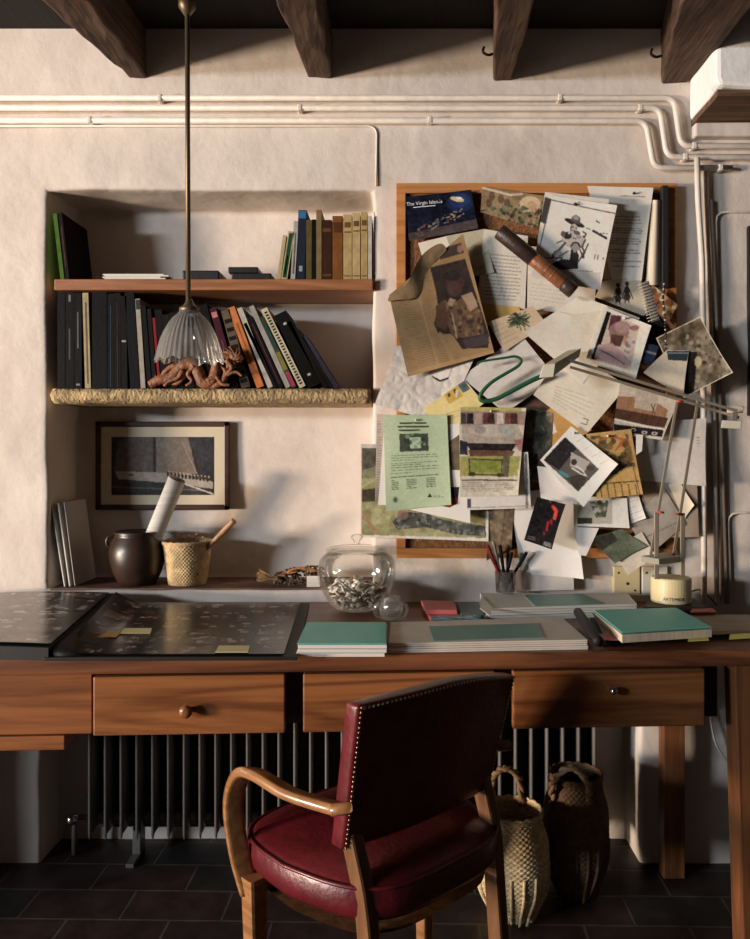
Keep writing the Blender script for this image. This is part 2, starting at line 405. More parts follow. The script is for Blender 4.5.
struct('ceiling', box(B(), XL, XR, YB, .1, 2.49, 2.53), wood('ceiling_boards', (.005, .004, .0035), (.012, .009, .007), 'y', .8))
# left wall with the window the daylight comes through
bm = B(); WY0, WY1, WZ0, WZ1 = -4.0, -2.9, .50, 1.35
box(bm, XL-.08, XL, YB, -6.5, 0, 2.49); box(bm, XL-.08, XL, -4.7, WY0, 0, 2.49); box(bm, XL-.08, XL, -6.5, -4.7, 0, 1.8); box(bm, XL-.08, XL, -6.5, -4.7, 2.4, 2.49); box(bm, XL-.08, XL, WY1, 0, 0, 2.49); box(bm, XL-.08, XL, WY0, WY1, 0, WZ0); box(bm, XL-.08, XL, WY0, WY1, WZ1, 2.49)  # also leaves a high gap, added to go with the cool fill lamp
SIDE = plaster('side_wall_plaster', (.12, .10, .08), (.07, .055, .045), .5)
struct('wall_left', bm, SIDE)
bm = B(); t = .04
box(bm, XL-.06, XL-.01, WY0, WY1, WZ0, WZ0+t); box(bm, XL-.06, XL-.01, WY0, WY1, WZ1-t, WZ1); box(bm, XL-.06, XL-.01, WY0, WY0+t, WZ0, WZ1); box(bm, XL-.06, XL-.01, WY1-t, WY1, WZ0, WZ1)
struct('window_1', bm, wood('window_wood', (.12, .07, .04), (.2, .12, .07), 'z'))
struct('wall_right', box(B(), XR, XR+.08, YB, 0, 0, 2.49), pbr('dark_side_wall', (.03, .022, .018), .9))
# old beams
bmat = wood('beam_wood', (.035, .02, .014), (.12, .07, .045), 'y', .8, 6, .6)
for i, (xa, xb, za, fa, fb) in enumerate(((-.803, -.757, 2.343, -.890, -.770), (-.275, -.203, 2.343, -.306, -.205), (.280, .335, 2.335, .236, .330), (.785, .857, 2.33, .690, .875))):
    y0, yf = .03, -.414
    k = 5.2; ga, gb = xa+(fa-xa)*k, xb+(fb-xb)*k; ga = max(ga, fa-.10) if i != 0 else fa-.12; gb = min(gb, fb+.06)
    bm = B(); prev = None; rows = []
    for (y, l, r) in ((y0, xa, xb), (-.2, (xa+fa)/2, (xb+fb)/2), (yf, fa, fb), (-1.4, fa-.03, fb+.02), (-2.6, ga, gb), (YB, ga, gb)):
        rows.append([bm.verts.new(p) for p in ((l, y, za), (r, y, za), (r, y, 2.492), (l, y, 2.492))])
    for a, c in zip(rows, rows[1:]):
        for j in range(4): bm.faces.new((a[j], a[(j+1) % 4], c[(j+1) % 4], c[j]))
    bm.faces.new(rows[0]); bm.faces.new(rows[-1])
    bmesh.ops.subdivide_edges(bm, edges=bm.edges, cuts=5, use_grid_fill=True)
    for v in bm.verts:
        if v.co.z < 2.48: v.co += mn.noise_vector(v.co*9)*.006+mn.noise_vector(v.co*28)*.0035
    o = struct('ceiling_beam', bm, bmat, smooth=False)
    b = o.modifiers.new('bevel', 'BEVEL'); b.width = .006; b.segments = 2; b.angle_limit = .9
# white plaster bulkhead with arched edge and its timber lintel, top right
bm = box(B(), .862, 2.1, -.21, -.0, 2.214, 2.492); cutgrid(bm, 7)
for v in bm.verts:
    if v.co.z < 2.45 and v.co.x < 2.0: v.co += mn.noise_vector(v.co*6)*.008
    if v.co.x < .9 and v.co.z < 2.23 and v.co.y < -.15: v.co.z += .012; v.co.x += .008
struct('trim_1', bm, PLW, bevel=.012)
bm = box(B(), .868, 2.1, -.202, -.0, 2.200, 2.218); cutgrid(bm, 6)
for v in bm.verts: v.co.z += mn.noise(v.co*12)*.006
struct('trim_2', bm, wood('lintel_wood', (.06, .032, .02), (.19, .105, .06), 'x', .75, 7, .8), smooth=False)
bm = box(B(), .868, 2.1, -.035, .02, 2.155, 2.197); cutgrid(bm, 4); roughen(bm, .004, 9)
struct('trim_3', bm, PL, bevel=.006)
# near-black upright panel at far right
dw = wood('dark_panel_wood', (.008, .006, .005), (.02, .014, .01), 'z', .7)
bm = box(B(), 1.035, 1.36, -.012, .03, 1.335, 1.90)
struct('dark_panel_1', bm, dw, bevel=.003)
# brown top of the sill in the niche
bm = box(B(), NX0+.005, NX1-.005, .006, ND-.003, .812, .820); cutgrid(bm, 8); roughen(bm, .0015, 20)
struct('trim_4', bm, pbr('sill_terracotta', (.20, .10, .06), .7, var=.5, vscale=12, bump=.3, bscale=30))
# boxed cable runs on the wall at right
pm = pbr('pipe_paint', (.78, .70, .61), .5, var=.12, vscale=20, bump=.15, bscale=40)
def run(name, label, pts, r, Y, mat=pm, cat='pipe', flat=None, group=None, sm=6):
    P = [W(x, y, Y) for x, y in pts]
    if sm:
        out = [P[0]]
        for a, b2, c in zip(P, P[1:], P[2:]):
            q = min(.03, (b2-a).length*.45, (c-b2).length*.45); s, e = b2+(a-b2).normalized()*q, b2+(c-b2).normalized()*q
            for k in range(sm+1):
                t = k/sm; out.append(s*(1-t)**2+b2*2*t*(1-t)+e*t*t)
        P = out+[P[-1]]
    o = obj(name, tube(B(), P, r, 10, flat), mat, smooth=True); tag(o, label, cat, group); return o
p1 = run('wall_pipe', 'uppermost painted pipe on the wall, last to bend down near the beam', [(-420, 98), (674, 98), (681, 146), (990, 147)], .0085, -.02)
p2 = run('wall_pipe', 'middle painted pipe of the three that cross the wall', [(-420, 108), (660, 108), (667, 157), (990, 158)], .0085, -.02)
p3 = run('wall_pipe', 'lowest painted pipe of three, ends in a capped stub above the vertical conduits', [(-420, 120), (646, 121), (654, 168), (732, 168)], .0085, -.02)
for p, L in ((p1, [(160, 98, 0), (560, 98, 0), (694, 146, 0)]), (p2, [(300, 108, 0), (640, 108, 0), (685, 157, 0)]), (p3, [(90, 120, 0), (430, 120, 0), (720, 168, 0)])):
    for x, y, _ in L:
        c = W(x, y, -.02); obj('pipe_clip', box(B(), c.x-.007, c.x+.007, -.0296, .008, c.z-.0096, c.z+.0096), pm, p, bevel=.003)
run('wall_cable', 'thin painted cable below the pipes, turning down beside the shelf niche', [(-300, 126), (377, 126), (376, 186)], .0028, -.006, cat='cable')
run('wall_pipe', 'thick white vertical conduit beside the pinboard', [(697, 158), (698, 200), (702, 260), (703, 330), (704, 560), (704, 604)], .0085, -.035)
run('wall_pipe', 'second vertical conduit, behind and right of the thick white one', [(705, 166), (706, 200), (714, 420), (717, 606)], .0075, -.012)
run('wall_cable', 'brownish cable running down between the vertical conduits and the right wall strip', [(711, 200), (720, 400), (727, 604)], .006, -.01, pbr('brown_cable', (.28, .21, .16), .6), cat='cable')
run('wall_cable', 'thin cable making a square corner high on the right of the wall', [(860, 212), (716, 212), (717, 300), (722, 600)], .0035, -.006, cat='cable', sm=3)
run('wall_cable', 'thin cable making a square corner low on the right of the wall', [(860, 512), (728, 513), (731, 604)], .0035, -.006, cat='cable', sm=3)
wc = box(B(), *(lambda a, b: (a.x, b.x, -.05, -.0, b.z, a.z))(W(756, 165, 0), W(775, 606, 0)))
iron = pbr('black_iron', (.03, .022, .018), .6, .6)
for x, y, lab in ((484, 47, 'small black iron hook in the wall left of the third beam'), (652, 49, 'small black iron hook in the wall left of the rightmost beam')):
    P = [W(x, y, -.05), W(x-1, y+5, -.055), W(x+4, y+8, -.05), W(x+8, y+7, -.02), W(x+9, y+7, .01)]
    tag(obj('wall_hook', tube(B(), spline(P, 4), .004, 6), iron, smooth=True), lab, 'hook')

# ------------------------------------------------------------------ shelves
oak = wood('shelf_wood', (.20, .075, .03), (.36, .15, .065), 'x', .5, 4)
sh = thing('wall_shelf', 'reddish wooden shelf board, the upper one in the niche', 'shelf', (-.56, .1, 1.695))
a, b2 = W(54, 279, -.02), W(373, 290, -.02)
obj('board', box(B(), a.x, b2.x, -.02, ND-.006, b2.z, a.z), oak, sh, bevel=.003)
0 and obj('batten', box(B(), W(70, 0, 0).x, W(366, 0, 0).x, -.005, ND-.01, W(0, 298, 0).z, b2.z), oak, sh, bevel=.002)
SZ2 = W(0, 279, -.02).z; SZ1 = W(0, 388, -.045).z
bm = B(); a, b2 = W(51, 388, -.045), W(370, 403, -.045)
cx = 60
rows = []
for i in range(cx+1):
    x = a.x+(b2.x-a.x)*i/cx; ring = []
    for k in range(14):
        if k < 10:
            t = k/9*PI; y = -.022-.026*math.sin(t)*1.0; z = (a.z+b2.z)/2+(a.z-b2.z)/2*math.cos(t)
        else: y = ND*.95*(1 if k in (11, 12) else .5); z = b2.z if k < 12 else a.z
        n = mn.noise_vector(Vector((x*30, k*1.3, 2)))*.004+mn.noise_vector(Vector((x*90, k*3, 5)))*.0025
        if k >= 10 or z > a.z-.004: n = n*.15
        ring.append(bm.verts.new(Vector((x, y, z))+n))
    rows.append(ring)
for p, q in zip(rows, rows[1:]):
    for k in range(14): bm.faces.new((p[k], p[(k+1) % 14], q[(k+1) % 14], q[k]))
bm.faces.new(rows[0]); bm.faces.new(rows[-1])
tag(obj('wall_shelf', bm, pbr('straw_edge', (.55, .39, .20), .95, var=.55, vscale=45, bump=.9, bscale=110, stretch=(1, 1, .6)), smooth=True),
    'lower niche shelf with a rough straw-coloured rolled front edge', 'shelf')

# ------------------------------------------------------------------ books
PAGE = pbr('book_pages', (.62, .52, .38), .9, var=.25, vscale=120, stretch=(1, .02, .02))
PAGEW = pbr('white_pages', (.74, .70, .63), .9, var=.15, vscale=120, stretch=(.02, .02, 1))
def bookmat(c): 
    k_ = .13 if max(c) < 60 else .8
    return pbr('cover_%d_%d_%d' % c, tuple(v*k_ for v in lin(c)),   .65, spec=.15, var=.25, vscale=30, bump=.1, bscale=60)
def book(label, xb0, xb1, xt0, yt, base, Ys, dep, col, bands=(), group=None, pages=PAGE, name='book'):
    """standing book: spine to the viewer, pixels on the wall plane, lean from top offset"""
    s = (D+Ys)/F
    X0 = (xb0-VX)*s; w = (xb1-xb0)*s
    hh = (W(0, yt, Ys).z-base); lean = math.atan2((xt0-xb0)*s, hh)
    wt = w*math.cos(lean)  # true thickness
    L = hh/math.cos(lean)-(wt*abs(math.sin(lean)) if lean > 0 else 0); L = max(L, .04)
    # pivot: corner that stays on the shelf
    if lean >= 0: piv = Vector((X0+w, Ys, base)); off = -wt
    else: piv = Vector((X0, Ys, base)); off = 0
    M = Matrix.Translation(piv) @ Matrix.Rotation(lean, 4, 'Y')
    t = thing(name, label, 'book', (piv.x, Ys, base), 0, group); th = min(.0022, wt*.18)
    bm = B(); box(bm, off, off+th, 0, dep, 0, L, M); box(bm, off+wt-th, off+wt, 0, dep, 0, L, M); box(bm, off, off+wt, -.001, th, 0, L, M)
    obj('cover', bm, bookmat(col), t)
    obj('pages', box(B(), off+th, off+wt-th, th, dep-.004, .002, L-.003, M), pages, t)
    for k, (u0, u1, c, ww) in enumerate(bands):
        m = wt*(1-ww)/2
        obj('spine_band', box(B(), off+m, off+wt-m, -.0016, -.001, L*u0, L*u1, M), bookmat(c), t)
    return t
U = SZ2+.0005
YU = -.004
g = 'books standing on the upper shelf'
book('cream paperback leaning at the left end of the upper shelf row', 277, 280.5, 283, 235, U, YU, .13, (200, 180, 135), (), g)
book('green-spined slim book with cream edges leaning on the upper shelf', 281, 287, 288.5, 231, U, YU, .14, (205, 190, 145), ((.04, .96, (30, 80, 50), .62), (.1, .5, (160, 180, 140), .2)), g)
book('slim pale grey book left of the blue book on the upper shelf', 290.5, 295, 294, 221, U, YU, .14, (190, 185, 178), ((.1, .8, (120, 110, 105), .3),), g)
book('blue book with a bright blue top on the upper shelf', 296.3, 304.5, 298.5, 210, U, YU, .16, (32, 40, 60), ((.88, .99, (60, 120, 170), .9), (.12, .2, (170, 175, 185), .4)), g)
book('olive green book right of the blue book on the upper shelf', 306, 311.5, 306.3, 220, U, YU, .15, (100, 90, 48), (), g)
book('black book between olive and tan books on the upper shelf', 312, 316, 312, 219.5, U, YU, .15, (26, 24, 24), (), g)
book('tall slim tan book, tallest of the upper shelf row', 316.3, 321.5, 316.3, 210, U, YU, .17, (140, 118, 80), (), g)
book('dark brown book right of the tall tan one on the upper shelf', 322.3, 331.8, 322.3, 220, U, YU, .16, (62, 36, 24), ((.06, .1, (110, 70, 40), .9), (.8, .86, (110, 70, 40), .9)), g)
book('golden brown leather book beside the three cream volumes', 332.5, 342.6, 332.5, 216, U, YU, .16, (138, 88, 42), ((.74, .90, (95, 55, 25), .8),), g)
cb = ((.80, .88, (120, 90, 50), .7), (.72, .74, (120, 90, 50), .8), (.05, .07, (140, 110, 65), .8))
book('aged cream volume, leftmost of the three matching cream books', 343.3, 351.8, 343.3, 214.5, U, YU, .16, (205, 178, 125), cb, g)
book('aged cream volume, middle of the three matching cream books', 352.4, 360, 352.4, 213, U, YU, .16, (212, 186, 132), cb, g)
book('aged cream volume, right of the three matching cream books', 360.8, 367.4, 360.8, 212, U, YU, .16, (200, 172, 118), cb, g)
book('white book at the right end of the upper shelf', 368, 371.8, 368, 216, U, YU, .13, (215, 208, 195), (), g, PAGEW)
g = 'books leaning at the left end of the upper shelf'
book('bright green slim book leaning in the left corner of the upper shelf', 60.5, 64.5, 53, 214, U, -.004, .12, (75, 112, 34), (), g)
book('large dark red album leaning in the left corner of the upper shelf', 65.5, 69.5, 58, 213, U, -.002, .19, (48, 24, 24), ((.2, .8, (90, 50, 40), .3),), g)
g = 'dark books standing on the lower shelf'
U = SZ1+.0012; YL = -.012
book('dark brown book at the far left of the lower shelf', 57.5, 65, 57.5, 292, U, YL, .17, (48, 30, 32), (), g)
book('black book with faint white letters near the left of the lower shelf', 65.6, 74, 65.6, 292, U, YL, .17, (22, 21, 22), ((.3, .62, (90, 88, 85), .18), (.9, .97, (130, 128, 125), .25)), g)
book('black book with grey vertical title left of the cream spine', 74.6, 82, 74.2, 293, U, YL, .17, (24, 23, 24), ((.42, .8, (110, 108, 104), .2), (.03, .05, (150, 150, 150), .5)), g)
book('cream spined tall book among the black books on the lower shelf', 85.2, 91, 82.5, 293, U, YL, .17, (188, 172, 135), ((.05, .9, (120, 100, 70), .25),), g)
book('thick black book right of the cream spine on the lower shelf', 92.3, 107, 92, 292, U, YL, .17, (20, 20, 21), (), g)
book('black book with a thin blue line on its spine', 107.6, 114, 107.6, 294, U, YL, .15, (24, 24, 28), ((.02, .88, (50, 70, 95), .12),), g)
book('black book with maroon spine line on the lower shelf', 114.5, 121, 114, 293, U, YL, .16, (28, 22, 24), ((.02, .9, (85, 35, 42), .12),), g)
book('charcoal book left of the navy book on the lower shelf', 121.6, 127.5, 120.5, 296, U, YL, .16, (30, 28, 30), ((.5, .52, (170, 170, 170), .7),), g)
book('dark navy book left of the white spine on the lower shelf', 130.5, 140, 124.5, 293, U, YL, .16, (26, 33, 45), (), g)
book('slim white spined book leaning among dark books', 140.9, 145.5, 135.2, 299, U, YL, .16, (178, 168, 155), ((.88, .99, (60, 60, 60), .8),), g)
book('black magazine right of the white spine on the lower shelf', 147.5, 152, 141, 306, U, YL, .15, (30, 27, 27), (), g)
book('slim dark grey book between white and red spines', 153, 157, 147, 309, U, YL, .15, (42, 38, 38), (), g)
book('slim red spined book leaning behind the glass lamp', 158.5, 161, 152.5, 318, U, YL, .14, (150, 30, 40), (), g)
for k, (lab, c) in enumerate((('black book behind the left rim of the glass lamp', (28, 25, 25)), ('dark brown book behind the glass lamp, left of its middle', (50, 38, 32)), ('black book behind the middle of the glass lamp', (24, 23, 24)), ('dark green book behind the glass lamp', (34, 42, 36)), ('charcoal book behind the right half of the glass lamp', (38, 34, 36)))):
    x = 162.5+k*8.4; book(lab, x, x+7.2, x-8-k*1.2, 310+(k*5) % 7, U, YL, .15, c, (), g)
g = 'books leaning to the left on the lower shelf'
R = [('slim pale grey booklet leaning right of the glass lamp', 213, 217, 186, 304, (150, 145, 140), ()),
     ('black book leaning right of the glass lamp', 217.8, 228, 197, 306, (26, 24, 26), ()),
     ('maroon book with pink label near its top, leaning', 232, 239, 209.5, 309, (70, 25, 40), ((.88, .95, (205, 130, 130), .8), (.3, .6, (110, 60, 80), .3))),
     ('mottled grey-brown photo book leaning left of the orange one', 241.5, 250.5, 221, 311, (110, 92, 74), tuple((.06+i*.11, .11+i*.11, (55, 45, 38), .8) for i in range(8))),
     ('orange spined book leaning on the lower shelf', 257, 264.8, 227.5, 308.5, (215, 130, 75), ((.3, .8, (170, 95, 50), .12),)),
     ('white spined book right of the orange book', 268, 273.6, 237, 309, (200, 192, 180), ()),
     ('thin black book right of the white spined book', 274.3, 278, 243.5, 324, (30, 28, 28), ()),
     ('maroon striped black book in the leaning row', 278.8, 284.5, 247, 318, (44, 26, 30), ((.05, .9, (110, 55, 60), .15),)),
     ('tall pale grey spined book in the leaning row', 286, 291.4, 249, 307, (172, 166, 158), ()),
     ('book with green, olive and pink spine blocks', 292.2, 297.3, 259, 318, (60, 70, 55), ((.25, .5, (130, 130, 55), .9), (.02, .22, (170, 70, 90), .9), (.55, .9, (45, 70, 62), .9))),
     ('cream book with rows of black dots along its spine', 299.8, 307, 261, 310, (215, 203, 172), tuple((.04+i*.036, .058+i*.036, (35, 28, 24), .45) for i in range(26))),
     ('thick black book with small white marks, leaning', 308.5, 323, 274, 316, (22, 21, 22), ((.14, .17, (200, 200, 195), .25), (.84, .87, (200, 200, 195), .25))),
     ('dark brown book leaning against the thick black book', 324, 329.3, 287, 323, (58, 40, 32), ()),
     ('slim dark grey-green book near the right end of the lower shelf', 330, 333.8, 296.5, 331, (58, 55, 50), ()),
     ('slate blue book at the right end of the lower shelf', 334.6, 340, 302, 337, (56, 56, 72), ())]
for lab, x0, x1, xt, yt, c, bd in R: book(lab, x0, x1, xt, yt, U, YL, .15, c, bd, g)
# things lying on the upper shelf
U = SZ2+.0004
st = thing('paper_stack', 'thin stack of white papers lying on the upper shelf', 'paper', (-.8, .03, U))
bm = B()
for k in range(5):
    z = U+k*.0042; dx = (k % 2)*.006; a, b2 = W(102, 0, 0).x+dx, W(166-(k % 3)*3, 0, 0).x+dx
    box(bm, a, b2, .002+k*.001, .15, z, z+.0036)
obj('sheets', bm, PAGEW, st)
bk = pbr('black_plastic', (.012, .012, .013), .45, bump=.1, bscale=80)
o = obj('black_case', box(B(), W(182, 0, 0).x, W(219, 0, 0).x, .0, .11, U, U+.030), bk, bevel=.004); tag(o, 'flat black case lying behind the lamp rod on the upper shelf', 'case')
o = obj('black_case', box(B(), W(231, 0, 0).x, W(271, 0, 0).x, .002, .12, U, U+.022), bk, bevel=.003); tag(o, 'lower of two black cases stacked on the upper shelf', 'case')
o = obj('black_case', box(B(), W(228, 0, 0).x, W(258, 0, 0).x, -.002, .12, U+.0225, U+.040), bk, bevel=.003); tag(o, 'upper of two black cases stacked on the upper shelf', 'case')
# carved dragon on the lower shelf
rust = pbr('carved_reddish_wood', (.28, .105, .04), .55, var=.45, vscale=40, bump=.5, bscale=90)
S = SZ1+.001; dY = -.03
dr = thing('dragon_carving', 'reddish carved wooden dragon lying on the lower shelf below the glass lamp', 'figurine', (W(200, 0, dY).x, dY, S))
def q(x, y, yy=dY): p = W(x, y, yy); return p
body = spline([q(150, 385), q(160, 380), q(172, 377), q(182, 367), q(192, 364), q(198, 372), q(203, 382), q(212, 382), q(216, 370), q(217, 360), q(224, 356), q(232, 359)], 7)
n = len(body); obj('body', tube(B(), body, [.006+.013*math.sin(PI*min(1, .12+i/n*.9))**.7 for i in range(n)], 12), rust, dr, smooth=True)
bm = B()
for i in range(4, n-2, 3):
    p = body[i]; bmesh.ops.create_cone(bm, cap_ends=True, segments=5, radius1=.006, radius2=.0005, depth=.014, matrix=Matrix.Translation(p+Vector((0, -.004, .014))))
obj('spines', bm, rust, dr)
bm = B(); hc = q(234, 358)
sphere(bm, hc, .014, (1.3, .9, .9)); sphere(bm, hc+Vector((.018, -.003, -.002)), .009, (1.5, .8, .7)); sphere(bm, hc+Vector((.016, -.003, -.011)), .007, (1.5, .8, .5))
roughen(bm, .003, 60)
obj('head', bm, rust, dr, smooth=True)
bm = B(); tube(bm, spline([hc+Vector((-.004, 0, .01)), hc+Vector((-.016, 0, .024)), hc+Vector((-.03, 0, .026))], 4), .003, 6); tube(bm, spline([hc+Vector((.004, -.01, .01)), hc+Vector((-.002, -.014, .022)), hc+Vector((-.012, -.014, .032))], 4), .0025, 6)
obj('horns', bm, rust, dr, smooth=True)
for pts in ([(183, 370), (178, 378), (170, 381), (164, 386)], [(207, 381), (216, 377), (222, 384), (230, 385)], [(226, 360), (232, 368), (226, 375), (236, 372), (242, 376)], [(195, 366), (188, 374), (192, 381), (186, 386)]):
    sp_ = spline([q(x, y, dY-.012) for x, y in pts], 5); obj('leg', tube(B(), sp_, [.008-.004*i/len(sp_) for i in range(len(sp_))], 8), rust, dr, smooth=True)
bm = B()
for i in range(12):
    a = random.uniform(0, 2*PI); c = hc+Vector((random.uniform(-.018, .006), -.006, random.uniform(-.03, .012))); sphere(bm, c, .006, (1, 1, 1.3), 8, 6)
obj('mane', bm, rust, dr, smooth=True)

for pts, rr_ in (([(158, 382), (166, 371), (176, 366), (184, 374), (178, 383), (168, 384)], .0085), ([(206, 385), (214, 386), (223, 381), (226, 372), (221, 366)], .0105)):
    P = spline([q(x, y, dY-.004) for x, y in pts], 6); obj('coil', tube(B(), P, [rr_*(.35+.65*math.sin(PI*min(1, .1+i/len(P)*.95))) for i in range(len(P))], 10), rust, dr, smooth=True)
bm = B()
for i in range(26):
    a = random.uniform(-.4, 2.6); c = hc+Vector((-.004+random.uniform(-.004, .004), -.004, random.uniform(-.004, .004))); L = random.uniform(.02, .034)
    tube(bm, spline([c, c+Vector((math.cos(a)*L*.6, -.006, math.sin(a)*L*.6)), c+Vector((math.cos(a+.4)*L, -.003, math.sin(a+.4)*L))], 3), [.0042, .004, .0036, .003, .0022, .0015, .0008], 5)
obj('frill', bm, rust, dr, smooth=True)

# ------------------------------------------------------------------ things standing in the niche
SIL = .8212
fr = thing('picture_frame', 'dark wood framed photograph of sailing boats hanging in the niche', 'picture', (W(162, 465, ND).x, ND-.012, W(0, 510, ND-.02).z))
YP = ND-.024
a, b2 = W(95, 421.5, YP), W(229, 510, YP); fw = .017
fm2 = wood('dark_frame_wood', (.035, .015, .010), (.07, .032, .02), 'x', .4)
bm = B()
for (x0, x1, z0, z1) in ((a.x, b2.x, a.z-fw, a.z), (a.x, b2.x, b2.z, b2.z+fw), (a.x, a.x+fw, b2.z, a.z), (b2.x-fw, b2.x, b2.z, a.z)): box(bm, x0, x1, YP, ND-.008, z0, z1)
obj('frame', bm, fm2, fr, bevel=.003)
obj('mount', box(B(), a.x+.008, b2.x-.008, YP+.007, YP+.010, b2.z+.008, a.z-.008), pbr('cream_mount', (.62, .53, .38), .8), fr)
def sail(cv, Q):
    cv.a[:] = (38, 36, 36); cv.nz(10, 8, 3)
    cv.poly([(118, 442), (127, 437), (153, 437), (153, 474), (114, 472)], (72, 64, 58)); cv.poly([(156, 437), (188, 437), (197, 474), (156, 474)], (96, 84, 74)); cv.poly([(190, 437), (213, 437), (213, 472), (200, 474)], (40, 40, 44))
    cv.line(154, 437, 155, 478, 1.2, (30, 25, 22)); cv.line(182, 442, 197, 474, 1, (120, 105, 95))
    cv.poly([(115, 471), (190, 474), (213, 482), (213, 489), (190, 486), (118, 479)], (128, 116, 104)); cv.poly([(116, 479), (185, 484), (213, 490), (213, 496), (112, 496)], (42, 38, 37))
    for i in range(12): cv.ell(168+i*3.6, 474+i*.5, 1.4, 2.4, (30, 26, 24)); cv.ell(169+i*3.6, 471.5+i*.5, .8, .9, (150, 120, 100))
    cv.line(112, 487, 200, 490, 1.5, (95, 90, 85), .6); cv.ell(131, 475, 2.6, 1.2, (70, 50, 40))
    cv.line(185, 484, 213, 494, 1.6, (150, 140, 130)); cv.a *= 1.25
paper('photograph', None, None, [(111.5, 437), (213.5, 437), (213.5, 495), (111.5, 495)], YP+.0055, sail, parent=fr, mat=GLOSS, res=1.4)
clay = pbr('dark_glazed_clay', (.050, .024, .016), .4, var=.5, vscale=9, coat=.12, bump=.1, bscale=15)
pc = Vector((W(137, 0, .07).x, .075, SIL)); s = (D+.07)/F
pt = thing('clay_pot', 'dark brown glazed clay pot with small ear handle on the niche sill', 'pot', pc)
lathe_p = [(14, 0), (17, 1), (22, 12), (25, 24), (25.5, 32), (24, 40), (21, 46), (20, 49), (22, 52), (20.5, 52), (18, 48), (20, 38), (18, 10), (5, 4)]
obj('pot_body', lathe(B(), [(r*s*1.07, z*s*1.02) for r, z in lathe_p], pc, 40), clay, pt, smooth=True)
obj('handle', tube(B(), spline([pc+Vector((-20*s, -.01, 48*s)), pc+Vector((-27*s, -.02, 47*s)), pc+Vector((-28*s, -.02, 40*s)), pc+Vector((-22*s, -.015, 35*s))], 5), .005, 8), clay, pt, smooth=True)
a, b2 = Vector((W(137, 0, .07).x, .085, SIL+.03)), W(177, 479, .05)
tb = thing('paper_tube', 'rolled white paper tube standing in the clay pot', 'paper roll', a)
bm = B(); dirv = (b2-a).normalized(); rt = 8.6*s
M = Matrix.Translation(a) @ dirv.to_track_quat('Z', 'Y').to_matrix().to_4x4(); L = (b2-a).length
pr = [(rt, 0), (rt, L), (rt*.9, L), (rt*.88, 0)]
lathe(bm, pr, (0, 0, 0), 28, cap0=False); 
for k in range(26):
    pass
bmesh.ops.transform(bm, matrix=M, verts=bm.verts); obj('tube_wall', bm, PAGEW, tb, smooth=True)
bm = B()
pts = [Vector((rt*.8*(1-.35*k/40)*math.cos(k*.42), rt*.8*(1-.35*k/40)*math.sin(k*.42), 0)) for k in range(40)]
v0 = [bm.verts.new(M @ (p+Vector((0, 0, L-.002)))) for p in pts]; v1 = [bm.verts.new(M @ (p+Vector((0, 0, L-.12)))) for p in pts]
for k in range(39): bm.faces.new((v0[k], v0[k+1], v1[k+1], v1[k]))
obj('inner_roll', bm, PAGEW, tb, smooth=True)
# woven baskets
def weave(bm, prof, c, seg=96, amp=.0016, rows=26, vert=24, cap1=False, sq=0):
    # resample the profile
    P = [Vector((r, z, 0)) for r, z in prof]; P = spline(P, 10); n = rows*4
    L = [0]
    for a, b in zip(P, P[1:]): L.append(L[-1]+(b-a).length)
    pr = []
    for i in range(n+1):
        t = L[-1]*i/n; k = max(j for j in range(len(L)) if L[j] <= t+1e-9); k = min(k, len(P)-2); f = (t-L[k])/max(L[k+1]-L[k], 1e-9); p = P[k].lerp(P[k+1], f); pr.append((p.x, p.y))
    def fn(r, z, a, j):
        row = j//4; ph = PI*(row % 2)
        e = amp*(math.sin(a*vert/1+ph))+amp*.8*abs(math.sin(PI*j/4))
        rr = r+e
        if sq: rr *= 1+sq*(abs(math.cos(2*a))**2-.5)
        return rr, z
    return lathe(bm, pr, c, seg, fn, cap0=True, cap1=cap1)
straw = pbr('basket_straw', (.60, .42, .21), .7, var=.45, vscale=30, bump=.3, bscale=150)
bc = Vector((W(186.5, 0, .07).x, .08, SIL)); s = (D+.07)/F
bs = thing('small_basket', 'small tapered woven basket on the niche sill beside the clay pot', 'basket', bc)
obj('basket_body', weave(B(), [(18*s, 0), (20*s, 12*s), (22*s, 26*s), (23.5*s, 38*s), (24*s, 42*s)], bc, 200, .0010, 22, 40), straw, bs, smooth=True)
bm = B(); rr = 24*s
for k in range(3): tube(bm, [bc+Vector((rr*math.cos(a)*1.02, rr*math.sin(a)*1.02, 41*s+.003*k+.0012*math.sin(a*20+k*2))) for a in [i*2*PI/60 for i in range(61)]], .0022, 6)
obj('rim', bm, straw, bs, smooth=True)
a, b2 = bc+Vector((.0, -.01, .045)), W(234.5, 520, .04)
kn = thing('wooden_stick', 'turned wooden stick poking out of the small niche basket', 'tool', a)
dv = (b2-a).normalized(); L = (b2-a).length
bm = B(); lathe(bm, [(.004, 0), (.006, L*.3), (.0075, L*.62), (.0095, L*.75), (.0085, L*.94), (.0095, L*.96), (.0095, L*.99), (.005, L)], (0, 0, 0), 16, cap1=True)
bmesh.ops.transform(bm, matrix=Matrix.Translation(a) @ dv.to_track_quat('Z', 'Y').to_matrix().to_4x4(), verts=bm.verts)
obj('shaft', bm, wood('stick_wood', (.25, .12, .06), (.42, .23, .12), 'z', .5), kn, smooth=True)
o = obj('wallet', box(B(), bc.x-.03, bc.x+.045, .035, .085, SIL+.03, SIL+.128), bk, bevel=.002); tag(o, 'dark wallet lying in the mouth of the small niche basket', 'wallet')
bm = B()
for k, (dx, dz, h) in enumerate(((-.012, .0, .05), (.002, .0, .045), (.012, .004, .05), (.02, .0, .035))):
    p = bc+Vector((dx, .02, .12)); tube(bm, spline([p, p+Vector((.004, 0, h*.5)), p+Vector((.012*(k-1), 0, h*.6))], 4), .0008, 5); sphere(bm, p+Vector((.012*(k-1), 0, h*.6)), .003, (1.6, 1, 1), 6, 5)
